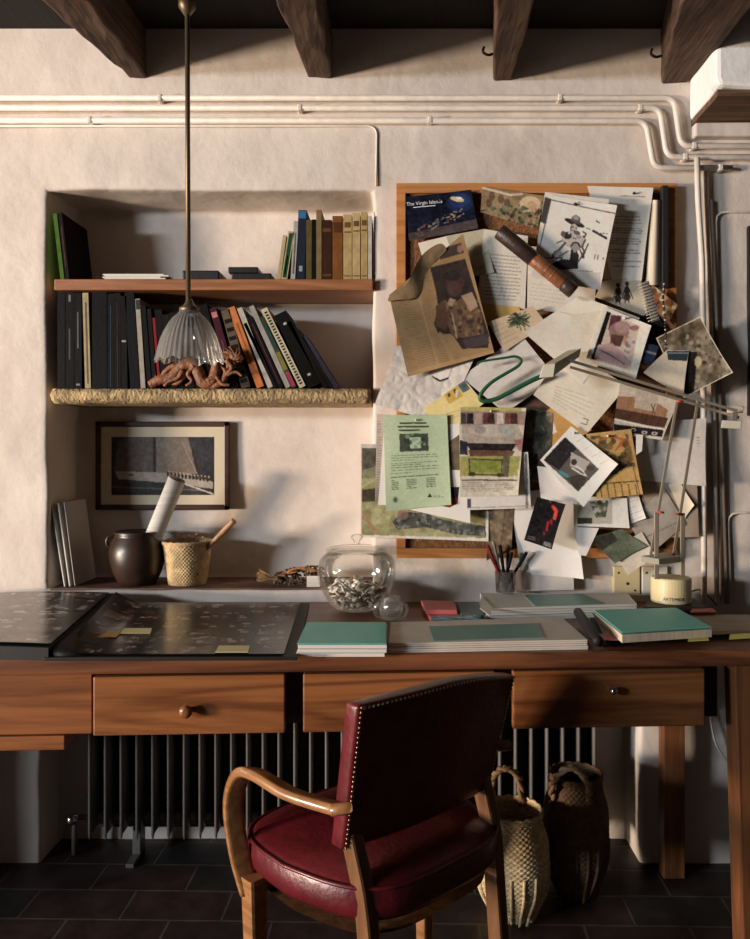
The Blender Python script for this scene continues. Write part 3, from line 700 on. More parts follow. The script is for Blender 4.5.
tag(obj('dried_sprig', bm, pbr('dried_flower', (.42, .22, .10), .8), smooth=True), 'tiny dried flower sprig in the small niche basket', 'dried flowers')
# folders leaning at left
def folder(lab, x0, x1, y0, y1, Y0, dep, lean, wd, mat):
    a = Vector((W(x0, 0, Y0).x, Y0, SIL)); Lh = (y1-y0)*(D+Y0)/F; dx = (x1-x0)*(D+Y0)/F
    M = Matrix.Translation(a) @ Matrix.Rotation(-lean, 4, 'Y')
    bm = box(B(), 0, wd, 0, dep, 0, Lh, M); o = obj('paper_folder', bm, mat, bevel=.001); tag(o, lab, 'folder', 'papers leaning in the left corner of the niche'); return o
folder('narrow white folder leaning at the left end of the niche, outermost', 64, 0, 504, 588, .02, .17, .16, .004, PAGEW)
folder('cream folder leaning in the niche, second from the left', 69, 0, 504, 588, .025, .16, .14, .0045, pbr('cream_card', (.66, .60, .52), .8))
folder('wide grey-white drawing sheet leaning behind the folders in the niche', 74.5, 0, 503, 588, .03, .165, .13, .0025, pbr('grey_card', (.55, .50, .46), .8))
# dried plants bundle
db = Vector((W(290, 0, .06).x, .06, SIL)); ob = thing('dried_bundle', 'bundle of dried herbs and seed heads lying on the niche sill', 'dried flowers', db)
bm = B()
for k in range(34):
    x0 = W(256, 0, .06).x; z = SIL+.004+random.random()*.03; y = .04+random.random()*.05
    tube(bm, [(x0+random.uniform(0, .01), y, z+random.uniform(-.002, .014)), (x0+.05, .06+(y-.06)*.4, SIL+.014+(z-SIL)*.3), (x0+.1, .06, SIL+.012)], .0013, 5)
obj('stalks', bm, pbr('dry_straw', (.36, .22, .09), .8, var=.4, vscale=60), ob)
bm = B()
for k in range(150):
    x = random.uniform(W(275, 0, .06).x, W(324, 0, .06).x); hgt = .028+.02*math.sin((x-W(275, 0, .06).x)*14)
    sphere(bm, (x, random.uniform(.02, .10), SIL+.006+random.random()*abs(hgt)), random.uniform(.004, .008), (1, 1, .8), 6, 4)
obj('seed_heads', roughen(bm, .004, 80), pbr('seed_brown', (.17, .10, .055), .9, var=.8, vscale=70, bump=.6), ob)
bm = B(); a = W(278, 0, .05).x
for k in range(14): tube(bm, spline([(a+random.uniform(0, .03), .02+random.random()*.05, SIL+.03), (a+.05+random.uniform(0, .04), .03+random.random()*.04, SIL+.047+random.random()*.008), (a+.13, .03+random.random()*.04, SIL+.042)], 4), .0028, 5)
obj('petals', bm, pbr('dry_orange', (.50, .22, .08), .8, var=.5, vscale=50), ob)
o = obj('label_card', box(B(), W(307, 0, .02).x, W(320, 0, .02).x, .012, .016, SIL+.001, SIL+.034, Matrix.Identity(4)), PAGEW); tag(o, 'small pale card propped against the dried plants behind the jar', 'card')
o = obj('twig', tube(B(), spline([W(216, 584.5, .1), W(228, 583, .1), W(246, 584.5, .09)], 5), .0028, 6), pbr('twig', (.09, .05, .035), .8), smooth=True); tag(o, 'dark twig lying on the niche sill right of the basket', 'twig')
# ------------------------------------------------------------------ pinboard
bd = thing('pinboard', 'large cork pinboard with a plain orange-brown wooden frame', 'pinboard', (W(537, 0, 0).x, -.012, W(0, 558, 0).z))
a, b2 = W(396, 183, -.028), W(677, 558, -.028); fw = .029
fw_m = wood('orange_pine', (.40, .155, .045), (.58, .26, .09), 'x', .45, 4)
for (x0, x1, z0, z1) in ((a.x, b2.x, a.z-fw, a.z), (a.x, b2.x, b2.z, b2.z+fw), (a.x, a.x+fw, b2.z+fw, a.z-fw), (b2.x-fw, b2.x, b2.z+fw, a.z-fw)):
    obj('frame_bar', box(B(), x0, x1, -.028, -.008, z0, z1), fw_m, bd, bevel=.002)
obj('cork_panel', box(B(), a.x+.012, b2.x-.012, -.015, -.007, b2.z+.012, a.z-.012), pbr('cork', (.30, .125, .05), .95, var=.45, vscale=90, bump=.5, bscale=200), bd)

YC = [-.0288]
def pp(name, label, cat, quad, paint=None, step=.0011, **k):
    YC[0] -= step
    return paper(name, label, cat, quad, YC[0], paint, **k)
DK = (40, 34, 32)
# --- large map/landscape poster below the flyer
def land(cv, Q):
    cv.a[:] = (150, 144, 98); cv.nz(16, 26, 4); cv.nz(5, 14, 9)
    cv.poly([(361, 445), (395, 446), (392, 480), (361, 478)], (80, 78, 66)); cv.nz(4, 16, 8)
    cv.poly([(362, 490), (395, 486), (395, 500), (362, 502)], (70, 62, 44)); cv.path([(362, 487), (378, 478), (395, 476)], 2, (205, 200, 160))
    cv.path([(361, 512), (378, 535)], 3, (165, 125, 85)); cv.poly([(363, 470), (392, 462), (394, 485), (362, 489)], (150, 148, 100), .7)
    P = [(392, 522), (402, 512), (425, 513), (445, 520), (470, 524), (487, 526), (487, 536), (455, 534), (425, 527), (398, 530)]
    cv.poly(P, (78, 80, 74)); cv.blobs(P, [(60, 62, 58), (110, 112, 104), (45, 48, 44), (135, 132, 120)], 160, .8, 2.6, 4)
    cv.ell(403, 515, 6, 5, (130, 95, 80), .7)
    for q0, q1 in (((361, 537), (488, 540)),): cv.line(*q0, *q1, 4.5, (215, 205, 190))
    cv.line(361, 446, 361, 537, 2, (190, 180, 165)); cv.line(361, 446, 400, 446, 4, (190, 182, 172)); cv.line(488, 470, 487, 540, 3, (215, 205, 190))
pp('landscape_poster', 'wide green-brown landscape poster hanging behind the green flyer at bottom left', 'poster', [(361, 444), (489, 446), (488, 541), (361, 537)], land, lift=(0, 0, .012, .004), mat=GLOSS)
# --- sheets low on the wall under the board
pp('paper_sheet', 'white sheet lowest on the wall, toned grey for shade, right of the pencil cup', 'paper', [(513, 520), (571, 518), (574, 590), (524, 591)], None, col=(205, 195, 185))  # tone lowered: the shade it hangs in is put into its colour
pp('paper_sheet', 'long pale sheet hanging below the board behind the black card', 'paper', [(504, 494), (574, 486), (582, 578), (531, 574)], None, col=(222, 215, 208), lift=(0, 0, .02, .004), wave=.004)
def leaf(cv, Q): cv.a[:] = (120, 98, 74); cv.nz(3, 26, 4); cv.path([(505, 508), (503, 530), (499, 556)], 1, (90, 70, 50))
pp('dry_leaf_paper', 'greyish brown crinkled paper strip hanging above the pencil cup', 'paper', [(489, 504), (514, 503), (511, 547), (486, 560)], leaf, lift=(0, 0, .012, .016), wave=.006)
# --- cork level, top left to right
def virgin(cv, Q):
    cv.a[:] = (20, 25, 46); cv.nz(20, 6, 3); cv.ell(460, 203, 13, 10, (26, 42, 92), .7); cv.ell(460, 201, 10, 7, (32, 55, 120), .6)
    cv.ell(457, 199.5, 7, 2.3, (215, 190, 120), .95, .2); cv.ell(459, 198.5, 3.5, 1.2, (245, 238, 205), .95, .2)
    r = random.Random(4)
    for i in range(60):
        t = r.random(); x = 416+t*46+r.uniform(-3, 3); y = 233-t*21+r.uniform(-4, 4); cv.ell(x, y, r.uniform(.7, 2), r.uniform(.3, .7), (185, 165, 140) if r.random() < .7 else (150, 95, 60), .8, -.4)
    cv.poly([(405, 234), (478, 219), (480, 232), (408, 243)], (105, 84, 70), .65)
vo = pp('postcard', 'dark blue Virgin Islands postcard at the top left of the pinboard', 'postcard', [(405, 197), (471, 190.5), (478, 229), (409, 241)], virgin, mat=GLOSS, lift=(.001, .006, .008, .002), wave=.002)
Mt = Matrix.Translation(W(406.5, 206, YC[0]-.0085)) @ Matrix.Rotation(.09, 4, 'Y').inverted() @ Matrix.Rotation(PI/2, 4, 'X')
obj('printed_title', text_mesh('The Virgin Islands', .0148, Mt), pbr('white_ink', (.8, .8, .8), .6), vo)
Mt = Matrix.Translation(W(410, 209.5, YC[0]-.0085)) @ Matrix.Rotation(.09, 4, 'Y').inverted() @ Matrix.Rotation(PI/2, 4, 'X')
obj('printed_underline', box(B(), .01, .075, 0, .001, .004, .0062, Matrix.Translation(Mt.to_translation()) @ Matrix.Rotation(-.09, 4, 'Y')), MATS['white_ink'], vo)
def garden(cv, Q):
    cv.a[:] = (150, 122, 86); cv.nz(7, 18, 5)
    for x, y in ((492, 196), (501, 199), (489, 203), (507, 203)): cv.ell(x, y, 3.2, 4.5, (95, 68, 50), .8)
    cv.path([(483, 188), (495, 191), (510, 195), (522, 194)], 2.2, (205, 190, 160)); cv.ell(530, 205, 11, 9, (215, 190, 145), .9); cv.ell(532, 206, 5, 5, (195, 145, 110), .6)
    P = [(481, 206), (500, 206), (520, 204), (536, 212), (545, 196), (545, 232), (481, 214)]
    cv.blobs(P, [(50, 62, 44), (85, 100, 66), (40, 40, 34), (120, 125, 95)], 150, .8, 3, 8); cv.blobs([(530, 206), (542, 208), (540, 226), (526, 222)], [(150, 50, 55), (190, 120, 110)], 10, .8, 1.8, 4)
pp('postcard', 'wavy-edged postcard of a stone building and garden plants, top of the board', 'postcard', [(482, 186.5), (545, 196), (537, 229), (480.5, 212.5)], garden, mat=GLOSS, lift=(0, 0, .006, .004))
pp('paper_sheet', 'pale corner of paper peeking out above the newspaper clipping', 'paper', [(418, 243), (447, 236), (462, 250), (424, 262)], None, col=(225, 212, 188))
pp('paper_slip', 'greenish beige folded slip right of the newspaper top', 'paper', [(446, 236), (484, 229), (494, 273), (461, 279)], lambda cv, Q: (cv.line(470, 255, 491, 253, 1, (160, 150, 125)), cv.path([(478, 268), (484, 265), (480, 270)], .8, (120, 115, 100))), col=(182, 172, 142), lift=(0, 0, .008, 0))
pp('manuscript_page', 'typed page with dark lines left of the leather tube', 'paper', [(484, 229), (528, 236), (525, 309), (477, 304)], lambda cv, Q: cv.text([(488, 252), (522, 256), (520, 302), (484, 300)], 13, (95, 88, 82), .9, .55, 3), col=(208, 198, 180))
pp('manuscript_page', 'pale page partly hidden behind the leather tube and hat drawing', 'paper', [(528, 246), (598, 252), (594, 316), (527, 309)], lambda cv, Q: cv.text([(532, 282), (570, 286), (566, 306), (530, 300)], 5, (140, 130, 120), .7, .4, 4), col=(205, 195, 180))
pp('yellow_strip', 'yellow paper edge showing below the typed page', 'paper', [(480, 303), (519, 307), (524, 322), (486, 326)], None, col=(215, 170, 85))
pp('backing_sheet', 'tan sheet behind the hat drawing, between it and the long letter', 'paper', [(586, 200), (628, 203), (622, 281), (590, 278)], None, col=(190, 160, 115))
def letter(cv, Q):
    cv.text([(620, 194), (648, 195), (648, 199), (620, 198)], 1, (90, 80, 75), .9, .7, 3)
    for v0, v1, n, s in ((.30, .40, 3, 1), (.43, .50, 3, 2), (.54, .62, 3, 3), (.66, .72, 2, 5), (.75, .81, 2, 6), (.84, .86, 1, 7)):
        q = [lerp2(Q, .12, v0), lerp2(Q, .92, v0), lerp2(Q, .92, v1), lerp2(Q, .12, v1)]; cv.text(q, n, (105, 96, 92), 1.0, .65, s, words=True)
pp('typed_letter', 'long typed letter sheet at the top right of the pinboard', 'letter', [(587, 186), (653, 188), (641, 281), (612, 280)], letter, col=(225, 214, 200), lift=(.002, .004, .006, 0))
def two(cv, Q):
    for dx, sc in ((0, 1), (9, 1)):
        x, y = 618+dx, 291-dx*.15; k = (52, 42, 38)
        cv.ell(x, y-6, 2, 2.2, k); cv.ell(x, y+1, 2.6, 5, k); cv.ell(x, y+7, 3.4, 4, k); cv.line(x-1.5, y+9, x-2, y+13, 1, k); cv.line(x+1.5, y+9, x+2, y+13, 1, k); cv.line(x-2, y-1, x-5, y+9, .8, k); cv.line(x+2, y-1, x+6, y+9, .8, k)
pp('drawing_card', 'small card printed with two little dark girl silhouettes', 'card', [(603, 281), (640, 276), (649, 318), (595, 297)], two, col=(205, 190, 165))
pp('snapshot', 'small colourful card at the right frame edge below the spiral notebook', 'photo', [(652, 284), (678, 305), (667, 324), (648, 300)], lambda cv, Q: (cv.blobs(Q, [(60, 45, 36), (205, 170, 110), (160, 90, 45), (225, 205, 170)], 40, 1.5, 4, 3)), col=(150, 110, 70))
pp('black_card', 'plain black card between the two-girls card and the beads', 'card', [(636, 318), (656, 311), (668, 334), (650, 345)], None, col=(35, 30, 30))
pp('dark_photo', 'dark brown picture showing below the cord sheet and above the magazine page', 'photo', [(505, 412), (536, 386), (566, 424), (530, 432)], lambda cv, Q: cv.nz(5, 14, 4), col=(82, 58, 44))
pp('orange_envelope', 'orange-yellow envelope piece left of the diamond-shaped photo', 'envelope', [(532, 421), (556, 404), (592, 430), (556, 452)], lambda cv, Q: (cv.poly([(538, 432), (553, 421), (557, 432), (545, 438)], (225, 215, 200)), cv.poly([(563, 436), (574, 428), (578, 438), (566, 446)], (220, 208, 190))), col=(200, 148, 72))
pp('photo_collage', 'dark narrow collage of pictures right of the magazine page', 'photo', [(526, 407), (553, 413), (550, 484), (526, 481)], lambda cv, Q: (cv.blobs(Q, [(48, 45, 46), (120, 105, 88), (70, 75, 72), (165, 150, 130), (52, 62, 50)], 70, 2, 6, 12), cv.nz(3, 12, 5)), col=(90, 78, 68), mat=GLOSS)
pp('paper_sheet', 'large plain white sheet under the desk lamp rods at right', 'paper', [(637, 424), (706, 418), (704, 486), (636, 480)], lambda cv, Q: cv.text([(697, 436), (700, 436), (700, 448), (697, 448)], 4, (120, 110, 105), .7, .5, 2), col=(205, 195, 184), lift=(0, 0, .012, .002), wave=.005)
pp('paper_sheet', 'sheet coloured brownish for shade, below the plain white sheet, right of the lamp rods', 'paper', [(640, 478), (697, 483), (699, 537), (645, 538)], None, step=-.001, col=(160, 140, 118))  # brown tone carries the shade on this sheet as colour
YC[0] -= .002
pp('photo_pile', 'faded grey photo prints fanned out behind the lamp rods', 'photo', [(628, 522), (664, 488), (686, 524), (648, 556)], lambda cv, Q: (cv.nz(6, 16, 3), cv.line(640, 540, 682, 520, 1, (120, 110, 100))), col=(160, 148, 134))
pp('paper_scrap', 'cream torn scrap behind the right lamp rod', 'paper', [(668, 484), (680, 482), (693, 505), (684, 520)], None, col=(225, 208, 178), lift=(0, 0, .01, 0))
pp('paper_slip', 'narrow white slip hanging beside the yellow leaflet', 'paper', [(626, 486), (636, 486), (645, 518), (631, 524)], lambda cv, Q: cv.text(Q, 6, (130, 125, 120), .6, .4, 5), col=(215, 208, 200), lift=(0, 0, .01, 0))
pp('paper_sheet', 'cream papers jutting down below the green photo beside the sockets', 'paper', [(612, 548), (642, 532), (655, 556), (627, 575)], lambda cv, Q: cv.line(620, 560, 648, 546, 1, (150, 140, 125)), col=(205, 192, 172), lift=(0, 0, .014, .006))
pp('green_photo', 'dark green photo print above the wall sockets', 'photo', [(590, 538), (622, 529), (646, 546), (614, 563)], lambda cv, Q: (cv.nz(7, 14, 3), cv.poly([(590, 538), (612, 532), (618, 540), (600, 552)], (48, 45, 38), .8)), col=(95, 104, 84), mat=GLOSS, lift=(0, 0, .008, .012))
pp('paper_slip', 'white paper point hanging below the plant photo', 'paper', [(574, 527), (599, 528), (586, 556), (579, 555)], None, col=(222, 215, 208))
def plant(cv, Q):
    cv.poly([(577, 501), (612, 500), (612, 524), (577, 524)], (180, 172, 155)); cv.poly([(577, 518), (592, 518), (592, 524), (577, 524)], (66, 60, 40))
    cv.blobs([(589, 500), (609, 500), (606, 517), (596, 518)], [(70, 80, 62), (110, 118, 96), (58, 62, 52)], 50, 1, 3, 4)
pp('plant_photo', 'white-bordered photo of a green plant below the diamond-shaped photo', 'photo', [(573, 496), (627, 498), (629, 528), (574, 526)], plant, col=(222, 216, 205), lift=(0, 0, .006, 0))
pp('paper_sheet', 'crumpled white sheet between the black card and the diamond-shaped photo', 'paper', [(537, 466), (566, 470), (582, 502), (541, 500)], None, col=(224, 216, 208), wave=.006)
# --- middle cluster
def crump(cv, Q): cv.nz(22, 10, 4)
pp('wrapping_paper', 'crumpled greyish white wrapping paper left of the board below the newspaper', 'paper', [(397, 346), (477, 352), (444, 425), (375, 404)], crump, col=(205, 196, 186), crumple=.005, wave=.01, lift=(0, 0, 0, .012))
pp('paper_sheet', 'pale sheet peeking out at the left edge behind the green flyer', 'paper', [(377, 414), (396, 415), (398, 508), (375, 502)], lambda cv, Q: cv.text([(377, 420), (382, 420), (382, 500), (377, 500)], 30, (120, 105, 100), 1, .4, 4), col=(190, 172, 155), lift=(0, 0, 0, .01))
pp('small_card', 'small white card with dark edge just below the newspaper', 'card', [(428, 374), (452, 366), (448, 379), (440, 383)], lambda cv, Q: cv.path([(429, 375), (440, 381), (449, 378)], 2, (50, 42, 40)), col=(218, 208, 196))
def cordsheet(cv, Q): cv.nz(18, 6, 8); cv.text([(497, 404), (512, 393), (514, 396), (500, 407)], 2, (130, 122, 118), .7, .5, 2)
pp('paper_sheet', 'smooth pale grey sheet on which the green cord hangs', 'paper', [(461, 377), (521, 334), (556, 378), (505, 413)], cordsheet, col=(200, 192, 184), lift=(0, 0, .006, .002))
def plantcard(cv, Q):
    cv.text([(490, 326), (508, 318), (520, 338), (503, 347)], 5, (140, 120, 100), .8, .5, 6)
    r = random.Random(2)
    for i in range(70):
        a = r.uniform(0, 2*PI); l = r.uniform(5, 12); cx, cy = 519+r.uniform(-4, 4), 320+r.uniform(-3, 3); cv.line(cx, cy, cx+math.cos(a)*l, cy+math.sin(a)*l*.85, .9, ((52, 66, 44), (85, 98, 62), (38, 44, 34))[i % 3])
pp('plant_card', 'beige card printed with a dark green tuft of leaves', 'card', [(488, 322), (533, 306), (547, 324), (504, 352)], plantcard, col=(198, 172, 138), lift=(0, 0, 0, .008))
def env(cv, Q):
    cv.poly([(443, 393), (457, 384), (463, 396), (449, 404)], (205, 165, 60)); cv.ell(449, 395, 1.6, 2.2, (90, 60, 40)); cv.ell(455, 391, 1.6, 2.2, (90, 60, 40)); cv.poly([(457, 384), (465, 380), (470, 389), (463, 393)], (85, 90, 110)); cv.ell(464, 386, 2.5, 2.5, (60, 85, 60))
    cv.text([(440, 415), (470, 405), (474, 412), (444, 422)], 3, (120, 100, 70), .7, .4, 2)
pp('stamped_envelope', 'pale yellow envelope with stamps above the green flyer', 'envelope', [(423, 409), (465, 380), (484, 403), (446, 436)], env, col=(222, 200, 125))
pp('paper_sheet', 'white sheet showing between the flyer and the magazine page', 'paper', [(441, 424), (463, 424), (463, 490), (446, 490)], None, col=(222, 214, 205))
pp('dark_photo', 'tilted olive-brown photo wedged between flyer and magazine page', 'photo', [(442, 447), (460, 434), (470, 470), (459, 484)], lambda cv, Q: cv.nz(5, 12, 3), col=(110, 92, 66))
pp('paper_sheet', 'white sheet strip hanging below the flyer and over the landscape poster', 'paper', [(402, 470), (470, 470), (470, 523), (402, 508)], None, col=(222, 214, 203), lift=(0, 0, .005, 0))
pp('red_brochure', 'small dark brochure with red lower half beside the flyer', 'brochure', [(446, 487), (459, 487), (457, 509), (441, 506)], lambda cv, Q: cv.poly([(440, 499), (459, 497), (459, 512), (436, 510)], (150, 38, 34)), col=(34, 30, 42))
def flyer(cv, Q):
    cv.nz(20, 5, 3); ink = (40, 52, 38)
    for i, (u0, u1) in enumerate(((.26, .66), (.23, .70), (.24, .70))): cv.text([lerp2(Q, u0, .075+i*.038), lerp2(Q, u1, .075+i*.038), lerp2(Q, u1, .1+i*.038), lerp2(Q, u0, .1+i*.038)], 1, ink, 1.7, .85, i+2, 1.0)
    p = [lerp2(Q, .24, .2), lerp2(Q, .69, .2), lerp2(Q, .69, .39), lerp2(Q, .24, .39)]; cv.poly(p, (62, 72, 58)); cv.poly([lerp2(Q, .4, .24), lerp2(Q, .57, .24), lerp2(Q, .57, .36), lerp2(Q, .4, .36)], (170, 190, 160)); cv.blobs(p, [(42, 50, 40), (130, 150, 122)], 18, 1, 2.6, 3)
    for v in (.43, .455, .48, .51, .53, .555, .585, .615): cv.text([lerp2(Q, .1, v-.008), lerp2(Q, .83, v-.008), lerp2(Q, .83, v+.008), lerp2(Q, .1, v+.008)], 1, ink, .7, .5, int(v*1000), 1)
    cv.text([lerp2(Q, .1, .645), lerp2(Q, .82, .645), lerp2(Q, .82, .665), lerp2(Q, .1, .665)], 1, ink, 1, .7, 3, 1)
    for u0, u1 in ((.1, .2), (.33, .48), (.64, .77)): cv.text([lerp2(Q, u0, .68), lerp2(Q, u1, .68), lerp2(Q, u1, .79), lerp2(Q, u0, .79)], 6, ink, .8, .6, int(u0*100), 1, False)
    c = lerp2(Q, .15, .89); cv.ell(c[0], c[1], 3, 3.5, (90, 110, 84), .5); cv.ell(c[0], c[1], 1.2, 2, ink, .8)
    c = lerp2(Q, .68, .88); cv.poly([(c[0]-2.5, c[1]+1.5), (c[0]+2.5, c[1]+1.5), (c[0], c[1]-2.5)], ink); cv.text([(c[0]+4, c[1]-1), (c[0]+13, c[1]-1), (c[0]+13, c[1]+2), (c[0]+4, c[1]+2)], 2, ink, .6, .5, 4, 1)
pp('paper_sheet', 'white sheet directly behind the green flyer, showing at its lower left', 'paper', [(385, 417), (440, 417), (444, 506), (378, 505)], None, col=(215, 208, 198))
pp('green_flyer', 'light green printed flyer with a small dark photo and columns of text', 'flyer', [(383.5, 415), (447, 415), (451, 504.5), (386, 511)], flyer, col=(172, 190, 150), res=2.2, k=3, lift=(.002, .002, .010, .014), wave=.006)
pp('paper_sheet', 'white printed sheet behind the magazine page, showing below it', 'paper', [(466, 452), (528, 452), (531, 508), (467, 510)], lambda cv, Q: (cv.line(526, 455, 527, 508, 2.4, (120, 112, 105)), cv.poly([(467.5, 499), (471, 499), (471, 508), (467.5, 508)], (72, 66, 92)), cv.line(466, 508, 531, 506, 1.2, (165, 158, 150))), col=(212, 205, 196))
def mag(cv, Q):
    cv.poly([(459, 407), (521, 408), (521, 413), (459, 411)], (175, 165, 90)); cv.poly([(460, 411), (526, 411), (526, 425), (460, 425)], (150, 125, 110))
    for x, c in ((463, (70, 58, 62)), (470, (40, 36, 42)), (478, (165, 140, 130)), (486, (96, 52, 48)), (491, (60, 40, 40)), (500, (200, 180, 170)), (508, (110, 66, 56)), (514, (74, 44, 40))): cv.poly([(x-3, 413), (x+3, 413), (x+3.5, 424), (x-3.5, 424)], c)
    cv.poly([(462, 425), (518, 424), (524, 440), (516, 448), (468, 448), (462, 438)], (165, 150, 135)); cv.ell(492, 431, 22, 6, (180, 168, 152)); cv.ell(506, 430, 8, 5, (150, 155, 150), .7); cv.ell(480, 430, 6, 4, (130, 125, 122), .7)
    cv.poly([(466, 443), (516, 444), (512, 451), (470, 450)], (38, 32, 32)); cv.poly([(514, 440), (526, 438), (526, 455), (518, 450)], (150, 80, 80), .7); cv.poly([(460, 440), (467, 442), (468, 455), (460, 455)], (50, 46, 60))
    cv.poly([(468, 450), (515, 451), (512, 456), (470, 456)], (105, 70, 56)); cv.poly([(459, 456), (520, 456), (517, 476), (460, 476)], (155, 150, 78)); cv.poly([(470, 460), (501, 461), (500, 473), (471, 472)], (128, 136, 50)); cv.path([(470, 459), (502, 460), (501, 475), (470, 474), (469, 459)], 1.6, (80, 76, 52))
    cv.poly([(503, 456), (510, 456), (508, 477), (502, 477)], (98, 88, 66)); cv.text([(462, 479), (516, 480), (515, 492), (462, 492)], 6, (90, 84, 74), .8, .5, 8); cv.line(462, 480, 516, 480, 1.2, (85, 78, 66)); cv.ell(472, 474, 4, 2, (70, 62, 48)); cv.ell(500, 475, 4, 2, (70, 62, 48)); cv.nz(3, 9, 6)
    cv.line(460, 408, 459, 497, 1, (205, 200, 170)); cv.line(525.5, 408, 525, 495, 1, (190, 180, 165))
pp('magazine_page', 'magazine page showing a table and chairs above yellow-green blocks', 'magazine page', [(459, 407), (526, 408), (517, 495), (460, 497)], mag, col=(195, 186, 165), mat=GLOSS, lift=(.002, .004, .022, .004), wave=.003)
# --- newspaper clipping
def news(cv, Q):
    cv.nz(14, 10, 4); ink = (112, 84, 56)
    cv.poly([(424, 254), (436, 250), (437, 262), (426, 265)], (48, 38, 34)); cv.poly([(438, 250), (461, 243), (464, 253), (440, 260)], (62, 48, 42)); cv.ell(460, 249, 3, 4, (165, 110, 90), .8)
    P = [(430, 268), (465, 259), (474, 288), (489, 335), (488, 348), (462, 349), (452, 334), (438, 334), (434, 324), (438, 308), (436, 292)]
    cv.poly(P, (50, 36, 32)); cv.blobs(P, [(38, 28, 26), (60, 42, 36)], 40, 2, 5, 2)
    cv.ell(455, 283, 9, 10, (64, 42, 36), .9); cv.ell(454, 289, 7, 8, (76, 48, 40), .9); cv.ell(452, 276, 9, 5, (40, 28, 26))
    cv.poly([(444, 300), (452, 304), (462, 298), (474, 296), (482, 318), (484, 334), (464, 338), (452, 336), (446, 320)], (106, 76, 52)); cv.blobs([(446, 305), (478, 300), (485, 334), (455, 338)], [(70, 48, 38), (150, 112, 76), (52, 38, 36), (128, 92, 60)], 70, 1, 3, 6)
    cv.poly([(461, 296), (472, 292), (478, 306), (470, 312), (466, 304)], (170, 140, 110), .9); cv.poly([(450, 298), (456, 300), (452, 307), (447, 304)], (165, 135, 105), .9)
    cv.poly([(436, 306), (444, 300), (449, 320), (446, 331), (436, 326)], (88, 58, 40)); cv.line(452, 314, 457, 338, 1.2, (190, 170, 150), .7); cv.poly([(462, 340), (488, 334), (489, 344), (466, 349)], (72, 56, 62))
    for q, n, s in (([(400, 298), (420, 300), (428, 334), (408, 338)], 15, 1), ([(422, 276), (432, 275), (436, 325), (424, 318)], 20, 2), ([(413, 338), (430, 335), (437, 364), (420, 368)], 12, 3), ([(433, 333), (448, 340), (453, 360), (440, 363)], 11, 5), ([(400, 338), (411, 337), (417, 368), (410, 370)], 12, 6)): cv.text(q, n, ink, .8, .38, s)
    cv.line(420, 302, 438, 366, 1, (200, 165, 115), .5); cv.line(440, 334, 452, 360, 4, (165, 128, 84), .8); cv.line(410, 374, 493, 352, 4, (190, 148, 92), .5)
nw = pp('newspaper_clipping', 'yellowed newspaper page with a portrait photo, folded at its top left', 'newspaper', [(389, 296), (463, 234), (494, 353), (408, 377)], news, step=.003, col=(158, 122, 78), lift=(.012, .004, .006, .012), wave=.004)
NM = pbr('newspaper_fold', (.40, .26, .13), .8, var=.35, vscale=18, bump=.3, bscale=30)
bm = B(); Yn = YC[0]-.005
P = [(387, 299, .014), (392, 293, .022), (404, 289, .02), (411, 278, .024), (416, 264, .022), (424, 252, .014), (441, 241, .008)]
Qn = [(390, 303, .004), (402, 301, .022), (414, 303, .004), (419, 290, .014), (420, 272, .004), (428, 258, .010), (444, 246, .004)]
Rn = [(396, 297, .014), (408, 296, .012), (420, 298, .0), (424, 290, .0), (425, 274, .0), (434, 262, .0), (448, 250, .0)]
rows = [[bm.verts.new(W(x, y, Yn-d)) for x, y, d in L] for L in (P, Qn, Rn)]
for r0, r1 in zip(rows, rows[1:]):
    for i in range(len(r0)-1): bm.faces.new((r0[i], r0[i+1], r1[i+1], r1[i]))
bm.is_open if False else None
roughen(bm, .004, 30)
obj('folded_flap', bm, NM, nw, smooth=True, sub=2)
# --- right cluster
def sheetA(cv, Q): cv.nz(20, 5, 2); cv.path([(560, 312), (585, 318), (600, 315), (612, 322)], .9, (150, 135, 125), .5); cv.text([(575, 318), (612, 326), (610, 330), (574, 322)], 2, (150, 138, 128), .7, .4, 4)
pp('paper_sheet', 'large white sheet behind the pink portrait photo', 'paper', [(523, 333), (579, 296), (640, 318), (582, 384)], sheetA, col=(228, 215, 196), lift=(.012, .004, 0, .006), wave=.006)
pp('plain_envelope', 'plain cream envelope over the large white sheet, centre of the board', 'envelope', [(545, 345), (568, 304), (611, 313), (578, 372)], lambda cv, Q: cv.line(545, 345, 556, 318, 1, (170, 150, 125), .5), col=(214, 200, 178), lift=(.008, 0, .004, .004))
def slope(cv, Q): cv.text([(556, 385), (600, 398), (585, 425), (552, 402)], 6, (150, 140, 130), .8, .45, 4); cv.path([(583, 418), (588, 420), (586, 425), (581, 423)], .9, (90, 80, 80), .8)
pp('handwritten_letter', 'cream diamond-tilted letter below the lamp head', 'letter', [(533, 395), (565, 347), (627, 386), (586, 434)], slope, col=(224, 210, 188), lift=(.006, 0, .004, .006), wave=.003)
def rock(cv, Q):
    cv.nz(4, 34, 3); cv.nz(9, 26, 5); cv.blobs(Q, [(90, 78, 60), (160, 144, 116), (60, 50, 40), (185, 168, 136)], 120, .8, 2.5, 6); cv.poly([(686, 352), (697, 352), (694, 392), (684, 396)], (36, 30, 26)); cv.ell(698, 362, 3.5, 5.5, (205, 190, 140), .9); cv.path(list(Q)+[Q[0]], 1.6, (225, 212, 190))
pp('landscape_photo', 'large tilted grey-brown photo of rocky scrub at the right edge', 'photo', [(656, 338), (699, 317), (731, 373), (684, 398)], rock, col=(120, 106, 84), mat=GLOSS, lift=(0, .012, .014, 0))
